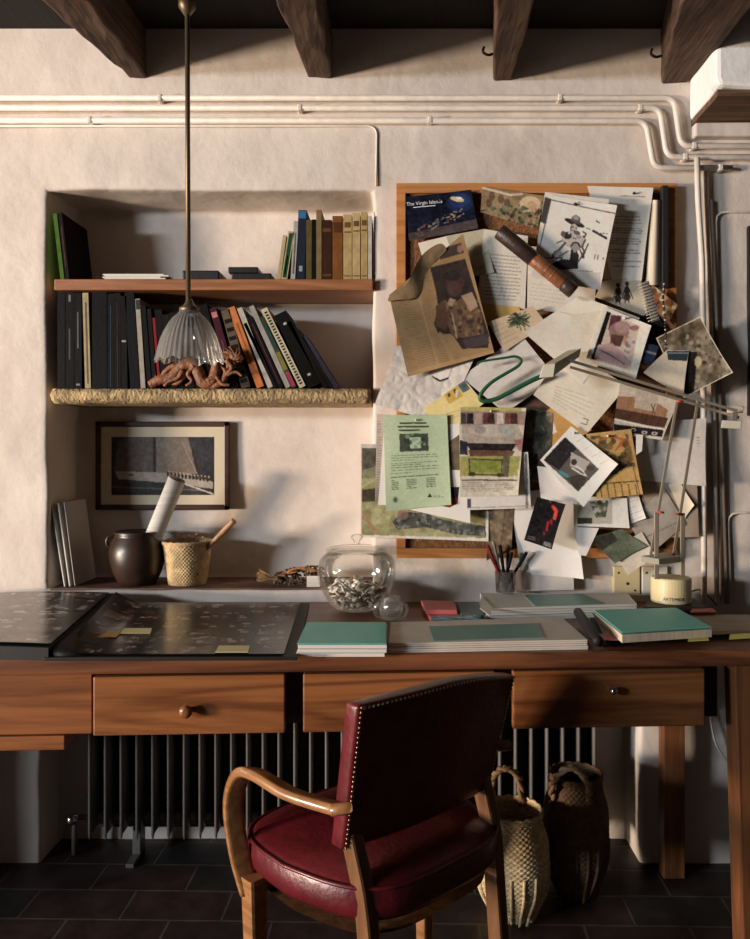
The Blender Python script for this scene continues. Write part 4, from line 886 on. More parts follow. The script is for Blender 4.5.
def van(cv, Q):
    cv.poly([(616, 396), (650, 398), (668, 410), (664, 424), (614, 414)], (165, 118, 84)); cv.poly([(614, 408), (668, 418), (664, 428), (613, 420)], (88, 56, 42)); cv.poly([(636, 388), (660, 392), (655, 412), (634, 408)], (190, 172, 150)); cv.line(651, 404, 655, 414, 1, (120, 70, 60)); cv.line(655, 404, 652, 414, 1, (120, 70, 60))
    cv.line(613, 419, 663, 430, 2, (225, 215, 200)); cv.poly([(613, 424), (663, 430), (661, 437), (613, 431)], (36, 32, 32))
    for x, y in ((633, 430), (644, 432.5), (654, 433.5)): cv.ell(x, y, 3, 1.8, (190, 180, 170)); cv.ell(x, y, 1.4, .9, (50, 45, 45))
    cv.path([(613, 434), (661, 440)], 1.6, (215, 208, 198))
pp('brochure_page', 'curled brochure page with brown hills and a row of white emblems', 'brochure', [(619, 384), (679, 400), (661, 440), (612, 433)], van, col=(205, 188, 165), mat=GLOSS, lift=(.01, 0, .01, .012))
pp('snapshot', 'small dark blue snapshot behind the pink portrait photo', 'photo', [(642, 342), (659, 346), (652, 366), (638, 362)], lambda cv, Q: cv.line(641, 350, 656, 354, 2, (120, 120, 130)), col=(36, 46, 66), mat=GLOSS)
def bluetop(cv, Q): cv.poly([(667, 351), (689, 351), (687, 361), (668, 360)], (40, 52, 62)); cv.line(668, 353, 688, 353, 1, (120, 130, 135))
pp('folded_card', 'pointed pale folded card with a dark blue top strip, over the rocky photo', 'card', [(667, 350), (689, 350.5), (682, 396), (642, 373)], bluetop, step=.002, col=(205, 190, 165), lift=(0, 0, .012, .010))
def lady(cv, Q):
    cv.poly([(607, 311), (639, 326), (630, 371), (591, 359)], (200, 178, 160)); cv.poly([(607, 311), (611, 313), (596, 360), (591, 359)], (28, 24, 26))
    cv.poly([(611, 315), (622, 316), (618, 330), (608, 330)], (92, 52, 58)); cv.ell(619, 332, 10, 10, (150, 112, 106), 1); cv.ell(622, 327, 8, 6, (168, 130, 122)); cv.poly([(611, 334), (624, 336), (620, 347), (610, 345)], (88, 56, 50)); cv.ell(625, 341, 2, 5, (190, 145, 110))
    cv.poly([(598, 345), (612, 343), (622, 352), (631, 362), (626, 369), (594, 358)], (182, 146, 142)); cv.path([(600, 350), (612, 356), (624, 364)], 1.4, (120, 84, 86)); cv.ell(634, 328, 5, 2.5, (150, 80, 90), .8); cv.blobs([(626, 336), (636, 338), (632, 356), (624, 352)], [(120, 110, 130), (190, 170, 165)], 14, 1, 2.4, 3)
pp('portrait_photo', 'white-bordered photo of a person wrapped in a pink headscarf', 'photo', [(604, 306), (650.5, 326), (635, 379), (585, 361)], lady, step=.002, col=(226, 214, 198), mat=GLOSS, lift=(0, .008, .008, 0))
def hat(cv, Q):
    k = (44, 38, 38); cv.line(551, 200, 614, 214, 1, (70, 60, 58)); cv.poly([(546, 198), (551, 199), (546, 224), (541, 223)], (66, 64, 58)); cv.line(551, 200, 540, 245, 1, (90, 80, 76))
    m1, m2 = (92, 84, 82), (150, 140, 134)
    cv.ell(574.5, 223, 10.5, 2.7, k, 1, .38); cv.poly([(571, 221), (572, 216.5), (576, 215), (580, 217.5), (580.5, 225)], m1); cv.ell(576, 218, 3, 2, (175, 165, 158), .8, .3); cv.line(571, 222, 580, 225.5, 1.4, k)
    cv.ell(574, 228, 3.4, 4.2, (185, 172, 164)); cv.ell(573, 227, 1, .7, k, .8); cv.ell(576, 228.3, 1, .7, k, .8); cv.line(572.6, 230.6, 575, 231, .7, k); cv.poly([(570.5, 226), (572, 225), (571.5, 231), (570, 231)], m1)
    cv.poly([(565, 232), (571, 231), (578, 233), (583, 238), (584, 246), (576, 251), (566, 246), (561, 240)], m2, .55)
    cv.ell(567.5, 235.5, 4.2, 3.8, k); cv.ell(563, 234, 2.2, 3, m1); cv.ell(569, 233, 1.2, 1, (200, 190, 182)); cv.ell(577, 233, 3.4, 2, m1, 1, .3); cv.ell(579, 237, 3, 1.6, m2); cv.path([(583, 232), (586, 234), (584, 238), (583, 236)], 1.3, k); cv.line(573, 238, 576, 239, 1, m1)
    cv.line(593, 231, 606, 238.5, 2.3, k); cv.line(598, 233.5, 607, 234, .8, m1); cv.line(586, 228, 590, 229.5, .9, m1); cv.line(596, 221, 599, 223, 1.1, k); cv.ell(575, 204, 1.8, 1.2, (40, 34, 34)); cv.line(575, 204, 580, 202, 1, m1)
    cv.ell(575.5, 246.5, 5.2, 4.6, m2); cv.path([(571, 246), (574, 242.5), (578, 243), (580, 247)], 1.6, k); cv.poly([(571, 249), (577, 251), (579, 256), (577, 268), (567, 268), (570, 258)], k); cv.ell(574.5, 251, 1.6, 2, m2)
    cv.path([(585, 240), (582, 247), (584, 252), (581, 258)], 2, m1); cv.path([(588, 244), (585, 251), (583, 258)], 1.2, k); cv.path([(580, 250), (582, 256), (578, 262)], 1.6, m1); cv.ell(583, 257, 1.3, 1.6, k)
    cv.path([(565, 243), (560, 249), (556, 253), (553, 256)], 2.4, m1); cv.ell(558.5, 254.5, 5.5, 3.4, m2, .8, .3); cv.path([(556, 251), (552, 255), (556, 259), (562, 258)], 1, k); cv.path([(562, 241), (557, 243)], 1.4, m1)
    cv.poly([(551, 264), (562, 259), (569, 260), (578, 262), (578, 269), (560, 270), (553, 267)], k); cv.line(543, 258.5, 560, 257.5, 1.2, m1); cv.line(560, 256, 568, 251, 1.4, m1); cv.line(595, 255, 594, 259, .9, k); cv.line(598, 255.5, 597, 259.5, .9, k); cv.line(603, 258, 602.6, 259.5, .9, k)
    cv.line(536, 268, 592, 272, 1, (150, 140, 130)); cv.poly([(531, 270), (600, 273), (599, 291), (529, 290)], (190, 180, 168), .6)
pp('paper_sheet', 'white sheet behind the hat drawing, sticking out above it', 'paper', [(545, 192), (609, 199), (600, 285), (533, 270)], lambda cv, Q: cv.poly([(545, 197), (549, 198), (544, 223), (540, 222)], (66, 64, 58)), step=.0015, col=(215, 205, 192))
pp('ink_drawing', 'black and white drawing of a figure in a wide-brimmed hat', 'drawing', [(549, 195), (616.5, 206), (599, 291), (531, 277)], hat, step=.002, col=(228, 217, 204), lift=(.002, .008, .014, .004))
def diam(cv, Q):
    cv.nz(12, 5, 4); cv.text([(566, 430), (573, 426), (612, 463), (603, 468)], 5, (150, 142, 138), .7, .35, 4)
    P = [(565, 437), (598.5, 469), (578, 491.5), (543.5, 460)]; cv.poly(P, (92, 84, 78)); cv.poly([(565, 437), (577, 448), (559, 470), (543.5, 460)], (36, 32, 34)); cv.blobs([(563, 440), (575, 448), (566, 458), (556, 450)], [(70, 62, 60)], 10, .7, 1.2, 3)
    cv.poly([(571, 452), (590, 462), (584, 472), (570, 466)], (175, 165, 158)); cv.ell(574, 462, 3, 3, (60, 50, 48)); cv.path([(572, 468), (578, 472), (588, 478), (584, 482)], 1.6, (215, 205, 196)); cv.path([(576, 466), (582, 470), (586, 476)], 1.2, (220, 212, 204)); cv.path([(560, 472), (567, 476), (570, 480)], 3, (70, 140, 140)); cv.poly([(566, 478), (578, 491), (590, 478), (580, 474)], (60, 50, 44), .8); cv.ell(590, 468, 4, 3, (72, 64, 60))
pp('leaflet', 'orange-yellow illustrated leaflet with dark grid lines, right of the tilted photo', 'leaflet', [(586, 434), (631, 429), (642, 494), (597, 499)], lambda cv, Q: (cv.blobs([(590, 436), (628, 434), (636, 470), (598, 478)], [(120, 92, 50), (82, 72, 44), (165, 120, 66), (190, 96, 50), (60, 54, 38)], 60, 2, 5, 3), cv.path([(600, 440), (612, 436), (624, 440), (616, 450)], 2, (190, 90, 50)), [cv.line(600+i*7, 484, 602+i*7, 497, 1, (84, 66, 36)) for i in range(6)], cv.line(598, 484, 638, 481, 1.2, (84, 66, 36)), cv.line(626, 434, 639, 494, 1, (110, 84, 46))), step=.0015, col=(196, 152, 84), mat=GLOSS, lift=(0, 0, .010, 0))
pp('paper_slip', 'tiny white slip hanging under the brochure page', 'paper', [(636, 435), (643, 435), (642, 451), (636, 455)], None, col=(226, 218, 206))
pp('tilted_photo', 'diamond-tilted white-bordered colour photo with curled corner', 'photo', [(540, 460), (571, 426), (616, 464), (583, 507)], diam, step=.002, col=(226, 217, 208), lift=(0, .002, .022, .006))
def black(cv, Q):
    cv.path([(553, 507), (556, 511), (554.5, 518)], 3.4, (225, 60, 48)); cv.path([(548, 522), (546.5, 530)], 2.2, (190, 36, 50)); cv.ell(551, 522, 1.4, 3, (150, 30, 44)); cv.ell(544, 533, 1, 2, (150, 30, 44))
    cv.text([(528, 535), (536, 537), (535, 541), (527, 539)], 2, (150, 145, 142), .8, .7, 3); cv.text([(544, 541), (551, 543), (550, 547), (543, 545)], 3, (190, 185, 180), .8, .7, 5)
pp('black_card', 'black card with a glowing red figure, pinned below the magazine page', 'card', [(537, 497), (565, 504), (551, 549), (524, 540)], black, step=.002, col=(32, 28, 30), mat=GLOSS, lift=(.002, .010, .012, .002))
YF = YC[0]
# leather tube, spiral notebook, beads, cord, pins
lt = thing('leather_tube', 'brown leather telescope-like tube pinned diagonally across the top of the board', 'tube', W(538, 262, -.10))
a, b2 = W(499, 231, YF-.024), W(574, 292, YF-.026); dv = (b2-a).normalized(); L = (b2-a).length
M = Matrix.Translation(a) @ dv.to_track_quat('Z', 'Y').to_matrix().to_4x4()
lea = pbr('tan_leather', (.30, .11, .045), .45, var=.4, vscale=25, bump=.3, bscale=60); ldk = pbr('dark_leather', (.045, .025, .018), .45, var=.4, vscale=25, bump=.3, bscale=60)
def seg(z0, z1, r, mat, name, extra=0):
    bm = lathe(B(), [(r*.9, z0), (r, z0+.003), (r, z1-.003), (r*.9, z1)], (0, 0, 0), 28, cap1=True); bmesh.ops.transform(bm, matrix=M, verts=bm.verts); return obj(name, bm, mat, lt, smooth=True, bevel=.001)
seg(0, L*.46, .0225, ldk, 'cap'); seg(L*.44, L*.86, .0205, lea, 'barrel'); seg(L*.86, L, .0215, ldk, 'end_cap')
for t in (.44, .62, .70): seg(L*t, L*t+.007, .0218, lea, 'strap')
nb = thing('spiral_notebook', 'tall open spiral notebook rolled up against the right side of the frame', 'notebook', W(655, 286, -.04))
def hp(x, y, yy): return W(x, y, yy)
bm = B(); rows = []
for j in range(12):
    v = j/11; y = 200+85*v
    rows.append([bm.verts.new(W(xx-6*v*(1-k/10), y, -.034-.022*math.sin(k/10*PI))) for k, xx in enumerate([651+k*1.15 for k in range(11)])])
for p, q2 in zip(rows, rows[1:]):
    for k in range(10): bm.faces.new((p[k], p[k+1], q2[k+1], q2[k]))
obj('pages', bm, pbr('cream_pages', (.70, .60, .45), .85, var=.2, vscale=60, stretch=(6, 1, .1)), nb, smooth=True)
obj('cover', box(B(), W(661, 0, -.04).x, W(668, 0, -.04).x, -.049, -.0295, W(0, 288, -.04).z, W(0, 186, -.04).z), pbr('black_cover', (.02, .018, .02), .5), nb, bevel=.003)
bm = B(); pts = []
for i in range(24*12):
    v = i/(24*12); a2 = i/12*2*PI; c = W(652-11*v, 200+82*v, -.036); pts.append(c+Vector((.006*math.cos(a2), .006*math.sin(a2), 0)))
obj('spiral_binding', tube(bm, pts, .0009, 4), pbr('steel', (.35, .33, .32), .3, 1.), nb, smooth=True)
nb2 = thing('spiral_notepad', 'small ringed notepad edge hanging below the tall spiral notebook', 'notebook', W(646, 322, -.04))
a, b2 = W(641, 283, YF-.004), W(652, 322, YF-.004)
dv = (b2-a); M2 = Matrix.Translation(a) @ Matrix.Rotation(math.atan2(dv.x, -dv.z), 4, 'Y').inverted()
obj('cover', box(B(), .0, .022, -.003, .004, -dv.length, 0, M2), pbr('grey_cover', (.22, .19, .17), .6), nb2)
bm = B()
for i in range(13):
    z = -dv.length*(i+.5)/13; tube(bm, [M2 @ Vector((.004+.018*math.cos(t)*.9-.0, -.004-.005*math.sin(t), z)) for t in [k*PI/6 for k in range(7)]], .0011, 5)
obj('rings', bm, pbr('cream_ring', (.62, .56, .48), .4), nb2, smooth=True)
bs2 = thing('bead_string', 'string of small dark and white beads hanging at the right frame edge', 'beads', W(666, 352, YF-.01))
P = spline([W(664, 284, YF-.010), W(663, 300, YF-.010), W(665, 320, YF-.012), W(666, 352, YF-.012)], 6)
obj('thread', tube(B(), P, .0006, 4), ldk, bs2)
wb = pbr('white_bead', (.55, .5, .45), .3); db2 = pbr('dark_bead', (.05, .025, .02), .25)
for i in range(28):
    t = i/27*(len(P)-1); k = min(int(t), len(P)-2); c = P[k].lerp(P[k+1], t-k)
    obj('bead', sphere(B(), c, .0042 if i % 3 else .0032, (1, 1, .8), 8, 6), wb if i % 3 == 0 else db2, bs2, smooth=True)
P = spline([W(x, y, YF-.008) for x, y in [(477, 365), (480, 362), (490, 360), (504, 358), (515, 356.5), (521, 360), (518, 366), (505, 374), (492, 382), (483, 391), (480, 398), (484, 401), (496, 399), (510, 392), (523, 385), (535, 379), (545, 375)]], 6)
n = len(P); tag(obj('curved_ribbon', tube(B(), P, [.0032+.0042*min(1, max(0, (i/n-.1)*1.3)) for i in range(n)], 10), pbr('green_rubber', (.018, .10, .045), .5, var=.3, vscale=60), smooth=True), 'green S-curved cord lying across the pale grey sheet', 'cord')
pinm = {'r': pbr('red_pin', (.4, .03, .03), .35), 'k': pbr('black_pin', (.03, .03, .03), .35), 'w': pbr('white_pin', (.6, .58, .52), .35)}
for x, y, c, lab in ((575, 204, 'kwide-brimmed', 'black pushpin in the top of the hat drawing'), (634, 193, 'klong typed', 'black pushpin in the top of the long typed letter'), (416, 420, 'wlight green printed', 'white pushpin in the top of the green flyer'), (491, 411, 'wmagazine page showing', 'white pushpin in the top of the magazine page'),
                     (625, 318, 'wpink headscarf', 'white pushpin in the top of the pink portrait photo'), (551, 502, 'kglowing red', 'black pushpin in the black and red card'), (608, 436, 'willustrated leaflet', 'white pushpin in the orange-yellow leaflet'), (574, 433, 'wwhite-bordered colour', 'white pushpin at the top corner of the diamond-tilted photo'), (438, 201, 'kVirgin', 'black pushpin in the blue islands postcard')):
    yp = [v for k_, v in PY.items() if c[1:] in k_][0]; c = c[0]; c0 = W(x, y, yp-.0085); t = thing('pushpin', lab, 'pushpin', c0)
    bm = lathe(B(), [(.0028, 0), (.0035, .001), (.002, .003), (.002, .006), (.0032, .008), (.003, .0095)], (0, 0, 0), 12, cap1=True); bmesh.ops.transform(bm, matrix=Matrix.Translation(c0+Vector((0, .006, 0))) @ Matrix.Rotation(PI/2, 4, 'X'), verts=bm.verts)
    obj('pin_head', bm, pinm[c], t, smooth=True)
    obj('needle', tube(B(), [c0+Vector((0, .006, 0)), c0+Vector((0, .022, 0))], .0005, 5), MATS['steel'], t)
# wall sockets
skm = pbr('yellowed_plastic', (.60, .50, .28), .4); skw = pbr('ivory_plastic', (.66, .62, .52), .4)
for x0, x1, m, lab in ((613.5, 640.5, skm, 'yellowed square wall socket plate, left of the pair'), (642, 668, skw, 'ivory wall socket plate right of the yellowed one, partly behind the lamp')):
    a, b2 = W(x0, 566.5, -.012), W(x1, 594, -.012); t = thing('wall_socket', lab, 'socket', (a.x, -.012, b2.z))
    obj('plate', box(B(), a.x, b2.x, -.012, .004, b2.z, a.z), m, t, bevel=.003); cx, cz = (a.x+b2.x)/2, (a.z+b2.z)/2
    for dx, dz, r in ((-.025, .022, .003), (.002, -.010, .0045), (.024, -.030, .003)):
        bm = lathe(B(), [(r, 0), (r, .0012)], (0, 0, 0), 12, cap1=True); bmesh.ops.transform(bm, matrix=Matrix.Translation((cx+dx, -.0118, cz+dz)) @ Matrix.Rotation(PI/2, 4, 'X'), verts=bm.verts); obj('socket_hole', bm, bk, t)
# ------------------------------------------------------------------ desk
ZT = .782; DA, DB = -.622, .0473; TH = math.atan(DB); cT, sT = math.cos(TH), math.sin(TH)
def LX(px, yo):
    k = (px-VX)/F; return (k*(D+DA+yo*cT)+yo*sT)/(cT-k*sT)
def ZL(py, px=350, yo=.01):
    x = LX(px, yo); d = D+DA+x*sT+yo*cT; return H-(py-VY)*d/F
dk = thing('desk', 'long reddish-brown wooden desk with three drawers along the wall', 'desk', (0, DA, 0), TH)
dwd = wood('desk_wood', (.11, .034, .012), (.28, .10, .033), 'x', .38, 3.2, .3, .15)
dtop = wood('desk_edge_wood', (.075, .025, .012), (.23, .082, .032), 'x', .4, 3, .3, .1)
x0, x1 = -2.2, LX(757, 0)+.06
bm = B(); Minv = Matrix.Rotation(-TH, 4, 'Z') @ Matrix.Translation((0, -DA, 0))
def loc(X, Y): v = Minv @ Vector((X, Y, 0)); return (v.x, v.y)
wl, wr = loc(-2.17, -.006), loc(x1-.02, -.006)
slab(bm, [(x0, 0), (x1, 0), wr, wl], ZT-.037, ZT); obj('desktop', bm, dtop, dk, local=True, bevel=.006)
z0, z1 = ZL(731), ZL(673)
darkw = pbr('dark_wood_gap_shade', (.035, .018, .011), .7, var=.3, vscale=20)  # dark wood; on the apron its tone stands in for shade between drawers
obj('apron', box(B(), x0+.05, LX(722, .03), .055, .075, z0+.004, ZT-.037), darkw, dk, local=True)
obj('apron_panel', box(B(), x0+.05, LX(92, .02), .020, .056, z0, ZT-.037), dwd, dk, local=True, bevel=.002)
obj('lower_plank', box(B(), x0+.05, LX(66, .03), .022, .10, ZL(747), ZL(733)), dwd, dk, local=True, bevel=.002)
for i, (a, b2) in enumerate(((93, 285), (303, 495), (513, 705))):
    xa, xb = LX(a, .004), LX(b2, .004)
    dr_ = obj('drawer', box(B(), xa, xb, .004, .024, z0, z1), wood('drawer_wood', (.10, .030, .010), (.31, .115, .038), 'x', .35, 2.6, .3, .2), dk, local=True, bevel=.003)
    bm = box(B(), xa+.01, xb-.01, .024, .46, z0+.01, z1-.01)
    obj('drawer_box', bm, darkw, dr_, local=True)
    kx = LX((187, 399, 612)[i], 0)
    bm = B(); kz = ZL((706, 700, 692)[i]); r = 1 if i < 2 else .62
    lathe(bm, [(.007*r, 0), (.006*r, .008), (.013*r, .014), (.0145*r, .019), (.011*r, .024), (.004*r, .026)], (0, 0, 0), 20, cap1=True)
    bmesh.ops.transform(bm, matrix=Matrix.Translation((kx, .005, kz)) @ Matrix.Rotation(PI/2, 4, 'X'), verts=bm.verts)
    obj('knob', bm, wood('knob_wood', (.14, .05, .02), (.25, .10, .04), 'y', .3) if i < 2 else pbr('chrome', (.7, .68, .65), .15, 1.), dr_, local=True, smooth=True)
def leg(xa, xb, ya, yb, zt, tp, mat=dwd):
    hexa_pts = [(xa+tp, ya, 0), (xb, ya, 0), (xb, yb, 0), (xa+tp, yb, 0), (xa, ya, zt), (xb, ya, zt), (xb, yb, zt), (xa, yb, zt)]
    obj('leg', hexa(B(), [Vector(p) for p in hexa_pts]), mat, dk, local=True, bevel=.003)
legw = wood('leg_wood', (.10, .035, .014), (.24, .09, .032), 'z', .45, 3)
leg(LX(735, .03), x1-.03, .03, .09, ZT-.037, .024, legw)
obj('unseen_shade_block', box(B(), x0+.03, x0+.48, .04, .56, .01, z0+.03), dwd, dk, local=True, bevel=.003)  # unseen block, added at the left end to shade the space under the desk
bx = loc(W(664, 0, -.09).x, -.09); leg(bx[0], bx[0]+.062, bx[1], bx[1]+.045, ZT-.037, 0, legw)
# ------------------------------------------------------------------ radiator
rm = pbr('radiator_paint', (.15, .13, .115), .45, var=.2, vscale=10)
rd = thing('radiator', 'dark grey-brown column radiator in the recess under the desk', 'radiator', (-.35, .05, .134))
xa, xb = W(86, 0, .02).x, W(600, 0, .02).x; nsec = 33; pitch = (xb-xa)/nsec; first = None
def section_bm(x):
    bm = B(); z0r, z1r = .072, .70
    box(bm, x-.0035, x+.0035, -.012, .07, z0r+.02, z1r-.02)
    tube(bm, [(x, -.012, z0r+.005), (x, -.012, z0r+.02), (x, -.012, z1r-.02), (x, -.012, z1r-.005)], [.002, .0046, .0046, .002], 8)
    for zc in (z0r+.04, z1r-.04): tube(bm, [(x-pitch*.52, .055, zc), (x+pitch*.52, .055, zc)], .018, 10)
    return bm
obj('gap_shade_panel', box(B(), xa, xb, .07, .10, .074, .69), pbr('fin_gap_shade', (.03, .026, .023), .6), rd, bevel=.004)  # dark sheet added to imitate the black shade between the fins
sec = obj('radiator_section', section_bm(xa+pitch/2), rm, rd, smooth=True)
for i in range(1, nsec):
    c = sec.copy(); C.objects.link(c); c.parent = rd; c.location = (pitch*i, 0, 0)
vx = W(72, 0, .03).x; bm = B()
tube(bm, [(xa, .055, .112), (vx, .055, .112), (vx-.002, .055, .08), (vx-.002, .055, .0)], .009, 10); obj('supply_pipe', bm, rm, rd, smooth=True)
bm = B(); lathe(bm, [(.014, 0), (.016, .004), (.016, .022), (.010, .03)], (0, 0, 0), 14, cap1=True); bmesh.ops.transform(bm, matrix=Matrix.Translation((vx, .045, .116)) @ Matrix.Rotation(PI/2, 4, 'X'), verts=bm.verts)
obj('valve_knob', bm, MATS['chrome'], rd, smooth=True)
for x in (W(133, 0, 0).x, .1, .55):
    bm = box(B(), x-.012, x+.012,   .03, .08, .0, .09); box(bm, x-.012, x+.012, -.03, .08, .0, .012); obj('foot_bracket', bm, rm, rd, bevel=.002)
tag(obj('hanging_cable', tube(B(), spline([W(709, 700, -.02), W(712, 728, -.03), W(718, 748, -.03), W(733, 766, -.02), W(752, 772, -.01)], 6), .003, 6), PAGEW, smooth=True), 'thin pale cable hanging under the right end of the desk', 'cable')

# ------------------------------------------------------------------ things on the desk
def gp(name, P4, mat, paint, canvas=(0, 0, 100, 100), parent=None, nu=120, nv=120, bend=None, col=(200, 200, 200), k=1.6):
    """painted sheet between world corners TL,TR,BR,BL"""
    cv = Canvas(*canvas, col, k=k); paint(cv)
    u, v = np.meshgrid(np.linspace(0, 1, nu), np.linspace(0, 1, nv)); P = np.zeros((nv, nu, 3))
    for w_, q_ in zip([(1-u)*(1-v), u*(1-v), u*v, (1-u)*v], P4): P += w_[..., None]*np.array(tuple(q_))
    if bend is not None: P[..., 2] += bend(u, v)
    x0, y0, x1, y1 = canvas
    return obj(name, gridmesh(name, P, cv.sample(x0+u*(x1-x0), y0+v*(y1-y0))), mat, parent=parent)
blk = pbr('album_black', (.010, .009, .009), .6, spec=.3, bump=.04, bscale=90)
SLEEVE = pbr('glossy_sleeve', rough=.26, attr=1, spec=.4, bump=.2, bscale=7, coat=.25)
al = thing('photo_album', 'very large open black portfolio album with pages of small dark photos', 'album', (-.7, -.35, ZT))
q4 = [DP(57, 657.5, ZT+.008), DP(297, 657, ZT+.008), DP(311, 600.5, ZT+.008), DP(122, 600.5, ZT+.008)]
obj('cover', slab(B(), [q4[0]+Vector((-.03, .0, 0)), q4[1], q4[2]+Vector((.0, -.035, 0)), q4[3]+Vector((.0, -.035, 0))], ZT+.0004, ZT+.008), blk, al, bevel=.002)
rims = []
bm = B()
for z in (0, 1, 2, 3):
    a_, b_ = q4[0]+Vector((0, .012, 0)), q4[3]+Vector((0, -.05, 0)); c_, d_ = q4[1]+Vector((-.03, .012, 0)), q4[2]+Vector((-.025, -.05, 0))
P4 = [b_, d_, c_, a_]
def contact(seed, light=0):
    def f(cv):
        cv.a[:] = (22+light, 18+light, 17+light); r = random.Random(seed)
        for j in range(7):
            for i in range(6):
                x, y = 3+i*16.2, 3+j*14; c = r.choice([(78, 66, 58), (56, 48, 44), (104, 92, 82), (46, 40, 38), (88, 70, 56)]); c = tuple(v+light*1.2 for v in c)
                cv.poly([(x, y), (x+14, y), (x+14, y+11), (x, y+11)], c)
                cv.blobs([(x, y), (x+14, y), (x+14, y+11), (x, y+11)], [(24+light, 21+light, 20+light), (120+light, 108+light, 98+light), (185+light, 172+light, 158+light)], 9, .6, 2.6, seed*50+j*6+i)
    return f
def bend_r(u, v): return .004+.030*np.clip(1-u*7, 0, 1)**1.5*(.25+.75*(1-v))*1.0
pg = gp('page', P4, SLEEVE, contact(3), (0, 0, 100, 100), al, 150, 130, bend_r)
L4 = [DP(-75, 601, ZT+.012), DP(118, 598.5, ZT+.012), DP(50, 651, ZT+.012), DP(-95, 651, ZT+.012)]
L4 = [Vector((-1.60, -.075, ZT+.004)), q4[3]+Vector((-.015, -.06, .0)), q4[0]+Vector((-.02, .015, .0)), Vector((-1.48, -.62, ZT+.004))]
def bend_l(u, v): return .002+.036*np.sin(np.clip(u*1.02, 0, 1)*PI*.62)**1.2*(1-.25*v)
gp('page', L4, SLEEVE, contact(8, 26), (0, 0, 100, 100), al, 130, 110, bend_l, )
bm = B(); rows = []
for i in range(13):
    u = i/12; top = L4[0].lerp(L4[1], u); bot = L4[3].lerp(L4[2], u)
    zb = float(bend_l(u, 1)); zt = float(bend_l(u, 0)); off = Vector((0, -.012, 0))
    rows.append([bm.verts.new(p) for p in (Vector((bot.x, bot.y-.012, ZT+.0005)), Vector((bot.x, bot.y-.012, ZT+zb+.001)), Vector((bot.x, bot.y, ZT+zb+.0015)), Vector((top.x, top.y, ZT+zt+.0015)), Vector((top.x, top.y+.01, ZT+.0005)))])
for a_, c_ in zip(rows, rows[1:]):
    for j in range(5): bm.faces.new((a_[j], a_[(j+1) % 5], c_[(j+1) % 5], c_[j]))
bm.faces.new(rows[0]); bm.faces.new(rows[-1]); obj('page_block', bm, blk, al)
# spine between the two sides
bm = B(); rows = []
for i in range(9):
    v = i/8; c = q4[3].lerp(q4[0], v)+Vector((0, -.06*(1-v)+.01*v, 0)); h_ = (.040 if v < .15 else .036)*(1-.35*v)
    rows.append([bm.verts.new(c+Vector((dx, 0, dz-.008))) for dx, dz in ((-.05, .0005), (-.035, h_*.95), (-.005, h_), (.03, h_*.6), (.075, .006), (.075, .0005))])
for a_, c_ in zip(rows, rows[1:]):
    for j in range(6): bm.faces.new((a_[j], a_[(j+1) % 6], c_[(j+1) % 6], c_[j]))
bm.faces.new(rows[0]); bm.faces.new(rows[-1]); obj('spine', bm, blk, al, smooth=True)
yl = pbr('sticky_yellow', (.78, .68, .36), .7)
for lab, Q4 in (('pale yellow sticky note on the album page, farther back', [(119, 633.5), (150, 633.5), (152, 628), (124, 628)]), ('pale yellow sticky note near the front edge of the album', [(215, 652), (248, 652), (250, 645.5), (219, 645.5)]), ('small orange-tan sticky note left of the farther yellow one', [(98, 637), (116, 637), (122, 631.5), (108, 631.5)])):
    qq = [DP(x, y, ZT+.0148) for x, y in Q4]; o = obj('sticky_note', slab(B(), qq, ZT+.0138, ZT+.0148), yl if 'yellow sticky' in lab else pbr('sticky_tan', (.55, .36, .14), .7)); tag(o, lab, 'sticky note')
teal = pbr('teal_card', (.12, .58, .50), .45, var=.12, vscale=4, bump=.05)
tealg = pbr('grey_teal_card', (.15, .32, .27), .5, var=.15, vscale=4)
def stack(label, quad, zt, zb, n, pmat, cover=None, name='paper_stack', cat='papers', jit=.003, covt=.002, wavy=0):
    q_ = [DP(x, y, zt) for x, y in quad]; c = sum(q_, Vector())/4
    t = thing(name, label, cat, (c.x, c.y, zb)); bm = B(); h_ = (zt-covt-zb)/n
    for i in range(n):
        j = Vector((random.uniform(-jit, jit), random.uniform(-jit, jit)*.6+abs(jit)*.5, 0)); slab(bm, [p+j for p in q_], zb+h_*i, zb+h_*(i+.86))
    obj('pages', bm, pmat, t, bevel=.0008)
    if cover: obj('cover', slab(B(), q_, zt-covt, zt), cover, t, bevel=.0006)
    return t, q_
stack('stack of white booklets under a bright teal cover, left of centre', [(297, 643.5), (386, 643.5), (386, 622), (307, 622)], ZT+.030, ZT+.0004, 3, PAGEW, teal, 'booklet_stack', 'booklets')
t, q_ = stack('thick ragged cream manuscript with a grey-green panel, front centre of the desk', [(389, 643), (588, 639.5), (562, 617), (391, 622)], ZT+.0235, ZT+.0004, 5, pbr('cream_paper', (.70, .62, .52), .85, var=.12, vscale=14), None, 'manuscript', 'manuscript', .004, 0)
z = ZT+.0235; obj('green_panel', slab(B(), [DP(434, 641, z), DP(545, 637.5, z), DP(538, 623.5, z), DP(429, 626.5, z)], z-.001, z+.0008), tealg, t)
t, q_ = stack('white manuscript with a grey-green panel, at the back against the pinned papers', [(486, 608), (637, 603.5), (628, 593), (480, 592.5)], ZT+.036, ZT+.0004, 5, PAGEW, None, 'manuscript', 'manuscript', .004, 0)
z = ZT+.036; obj('green_panel', slab(B(), [DP(535, 606.2, z), DP(605, 603.6, z), DP(582, 593.8, z), DP(524, 595, z)], z-.001, z+.0008), tealg, t)
o = obj('page_corner', slab(B(), [DP(480, 600, ZT+.06), DP(490, 613, ZT+.045), DP(492, 604, ZT+.045), DP(481, 592, ZT+.05)], ZT+.037, ZT+.038), PAGEW, t)
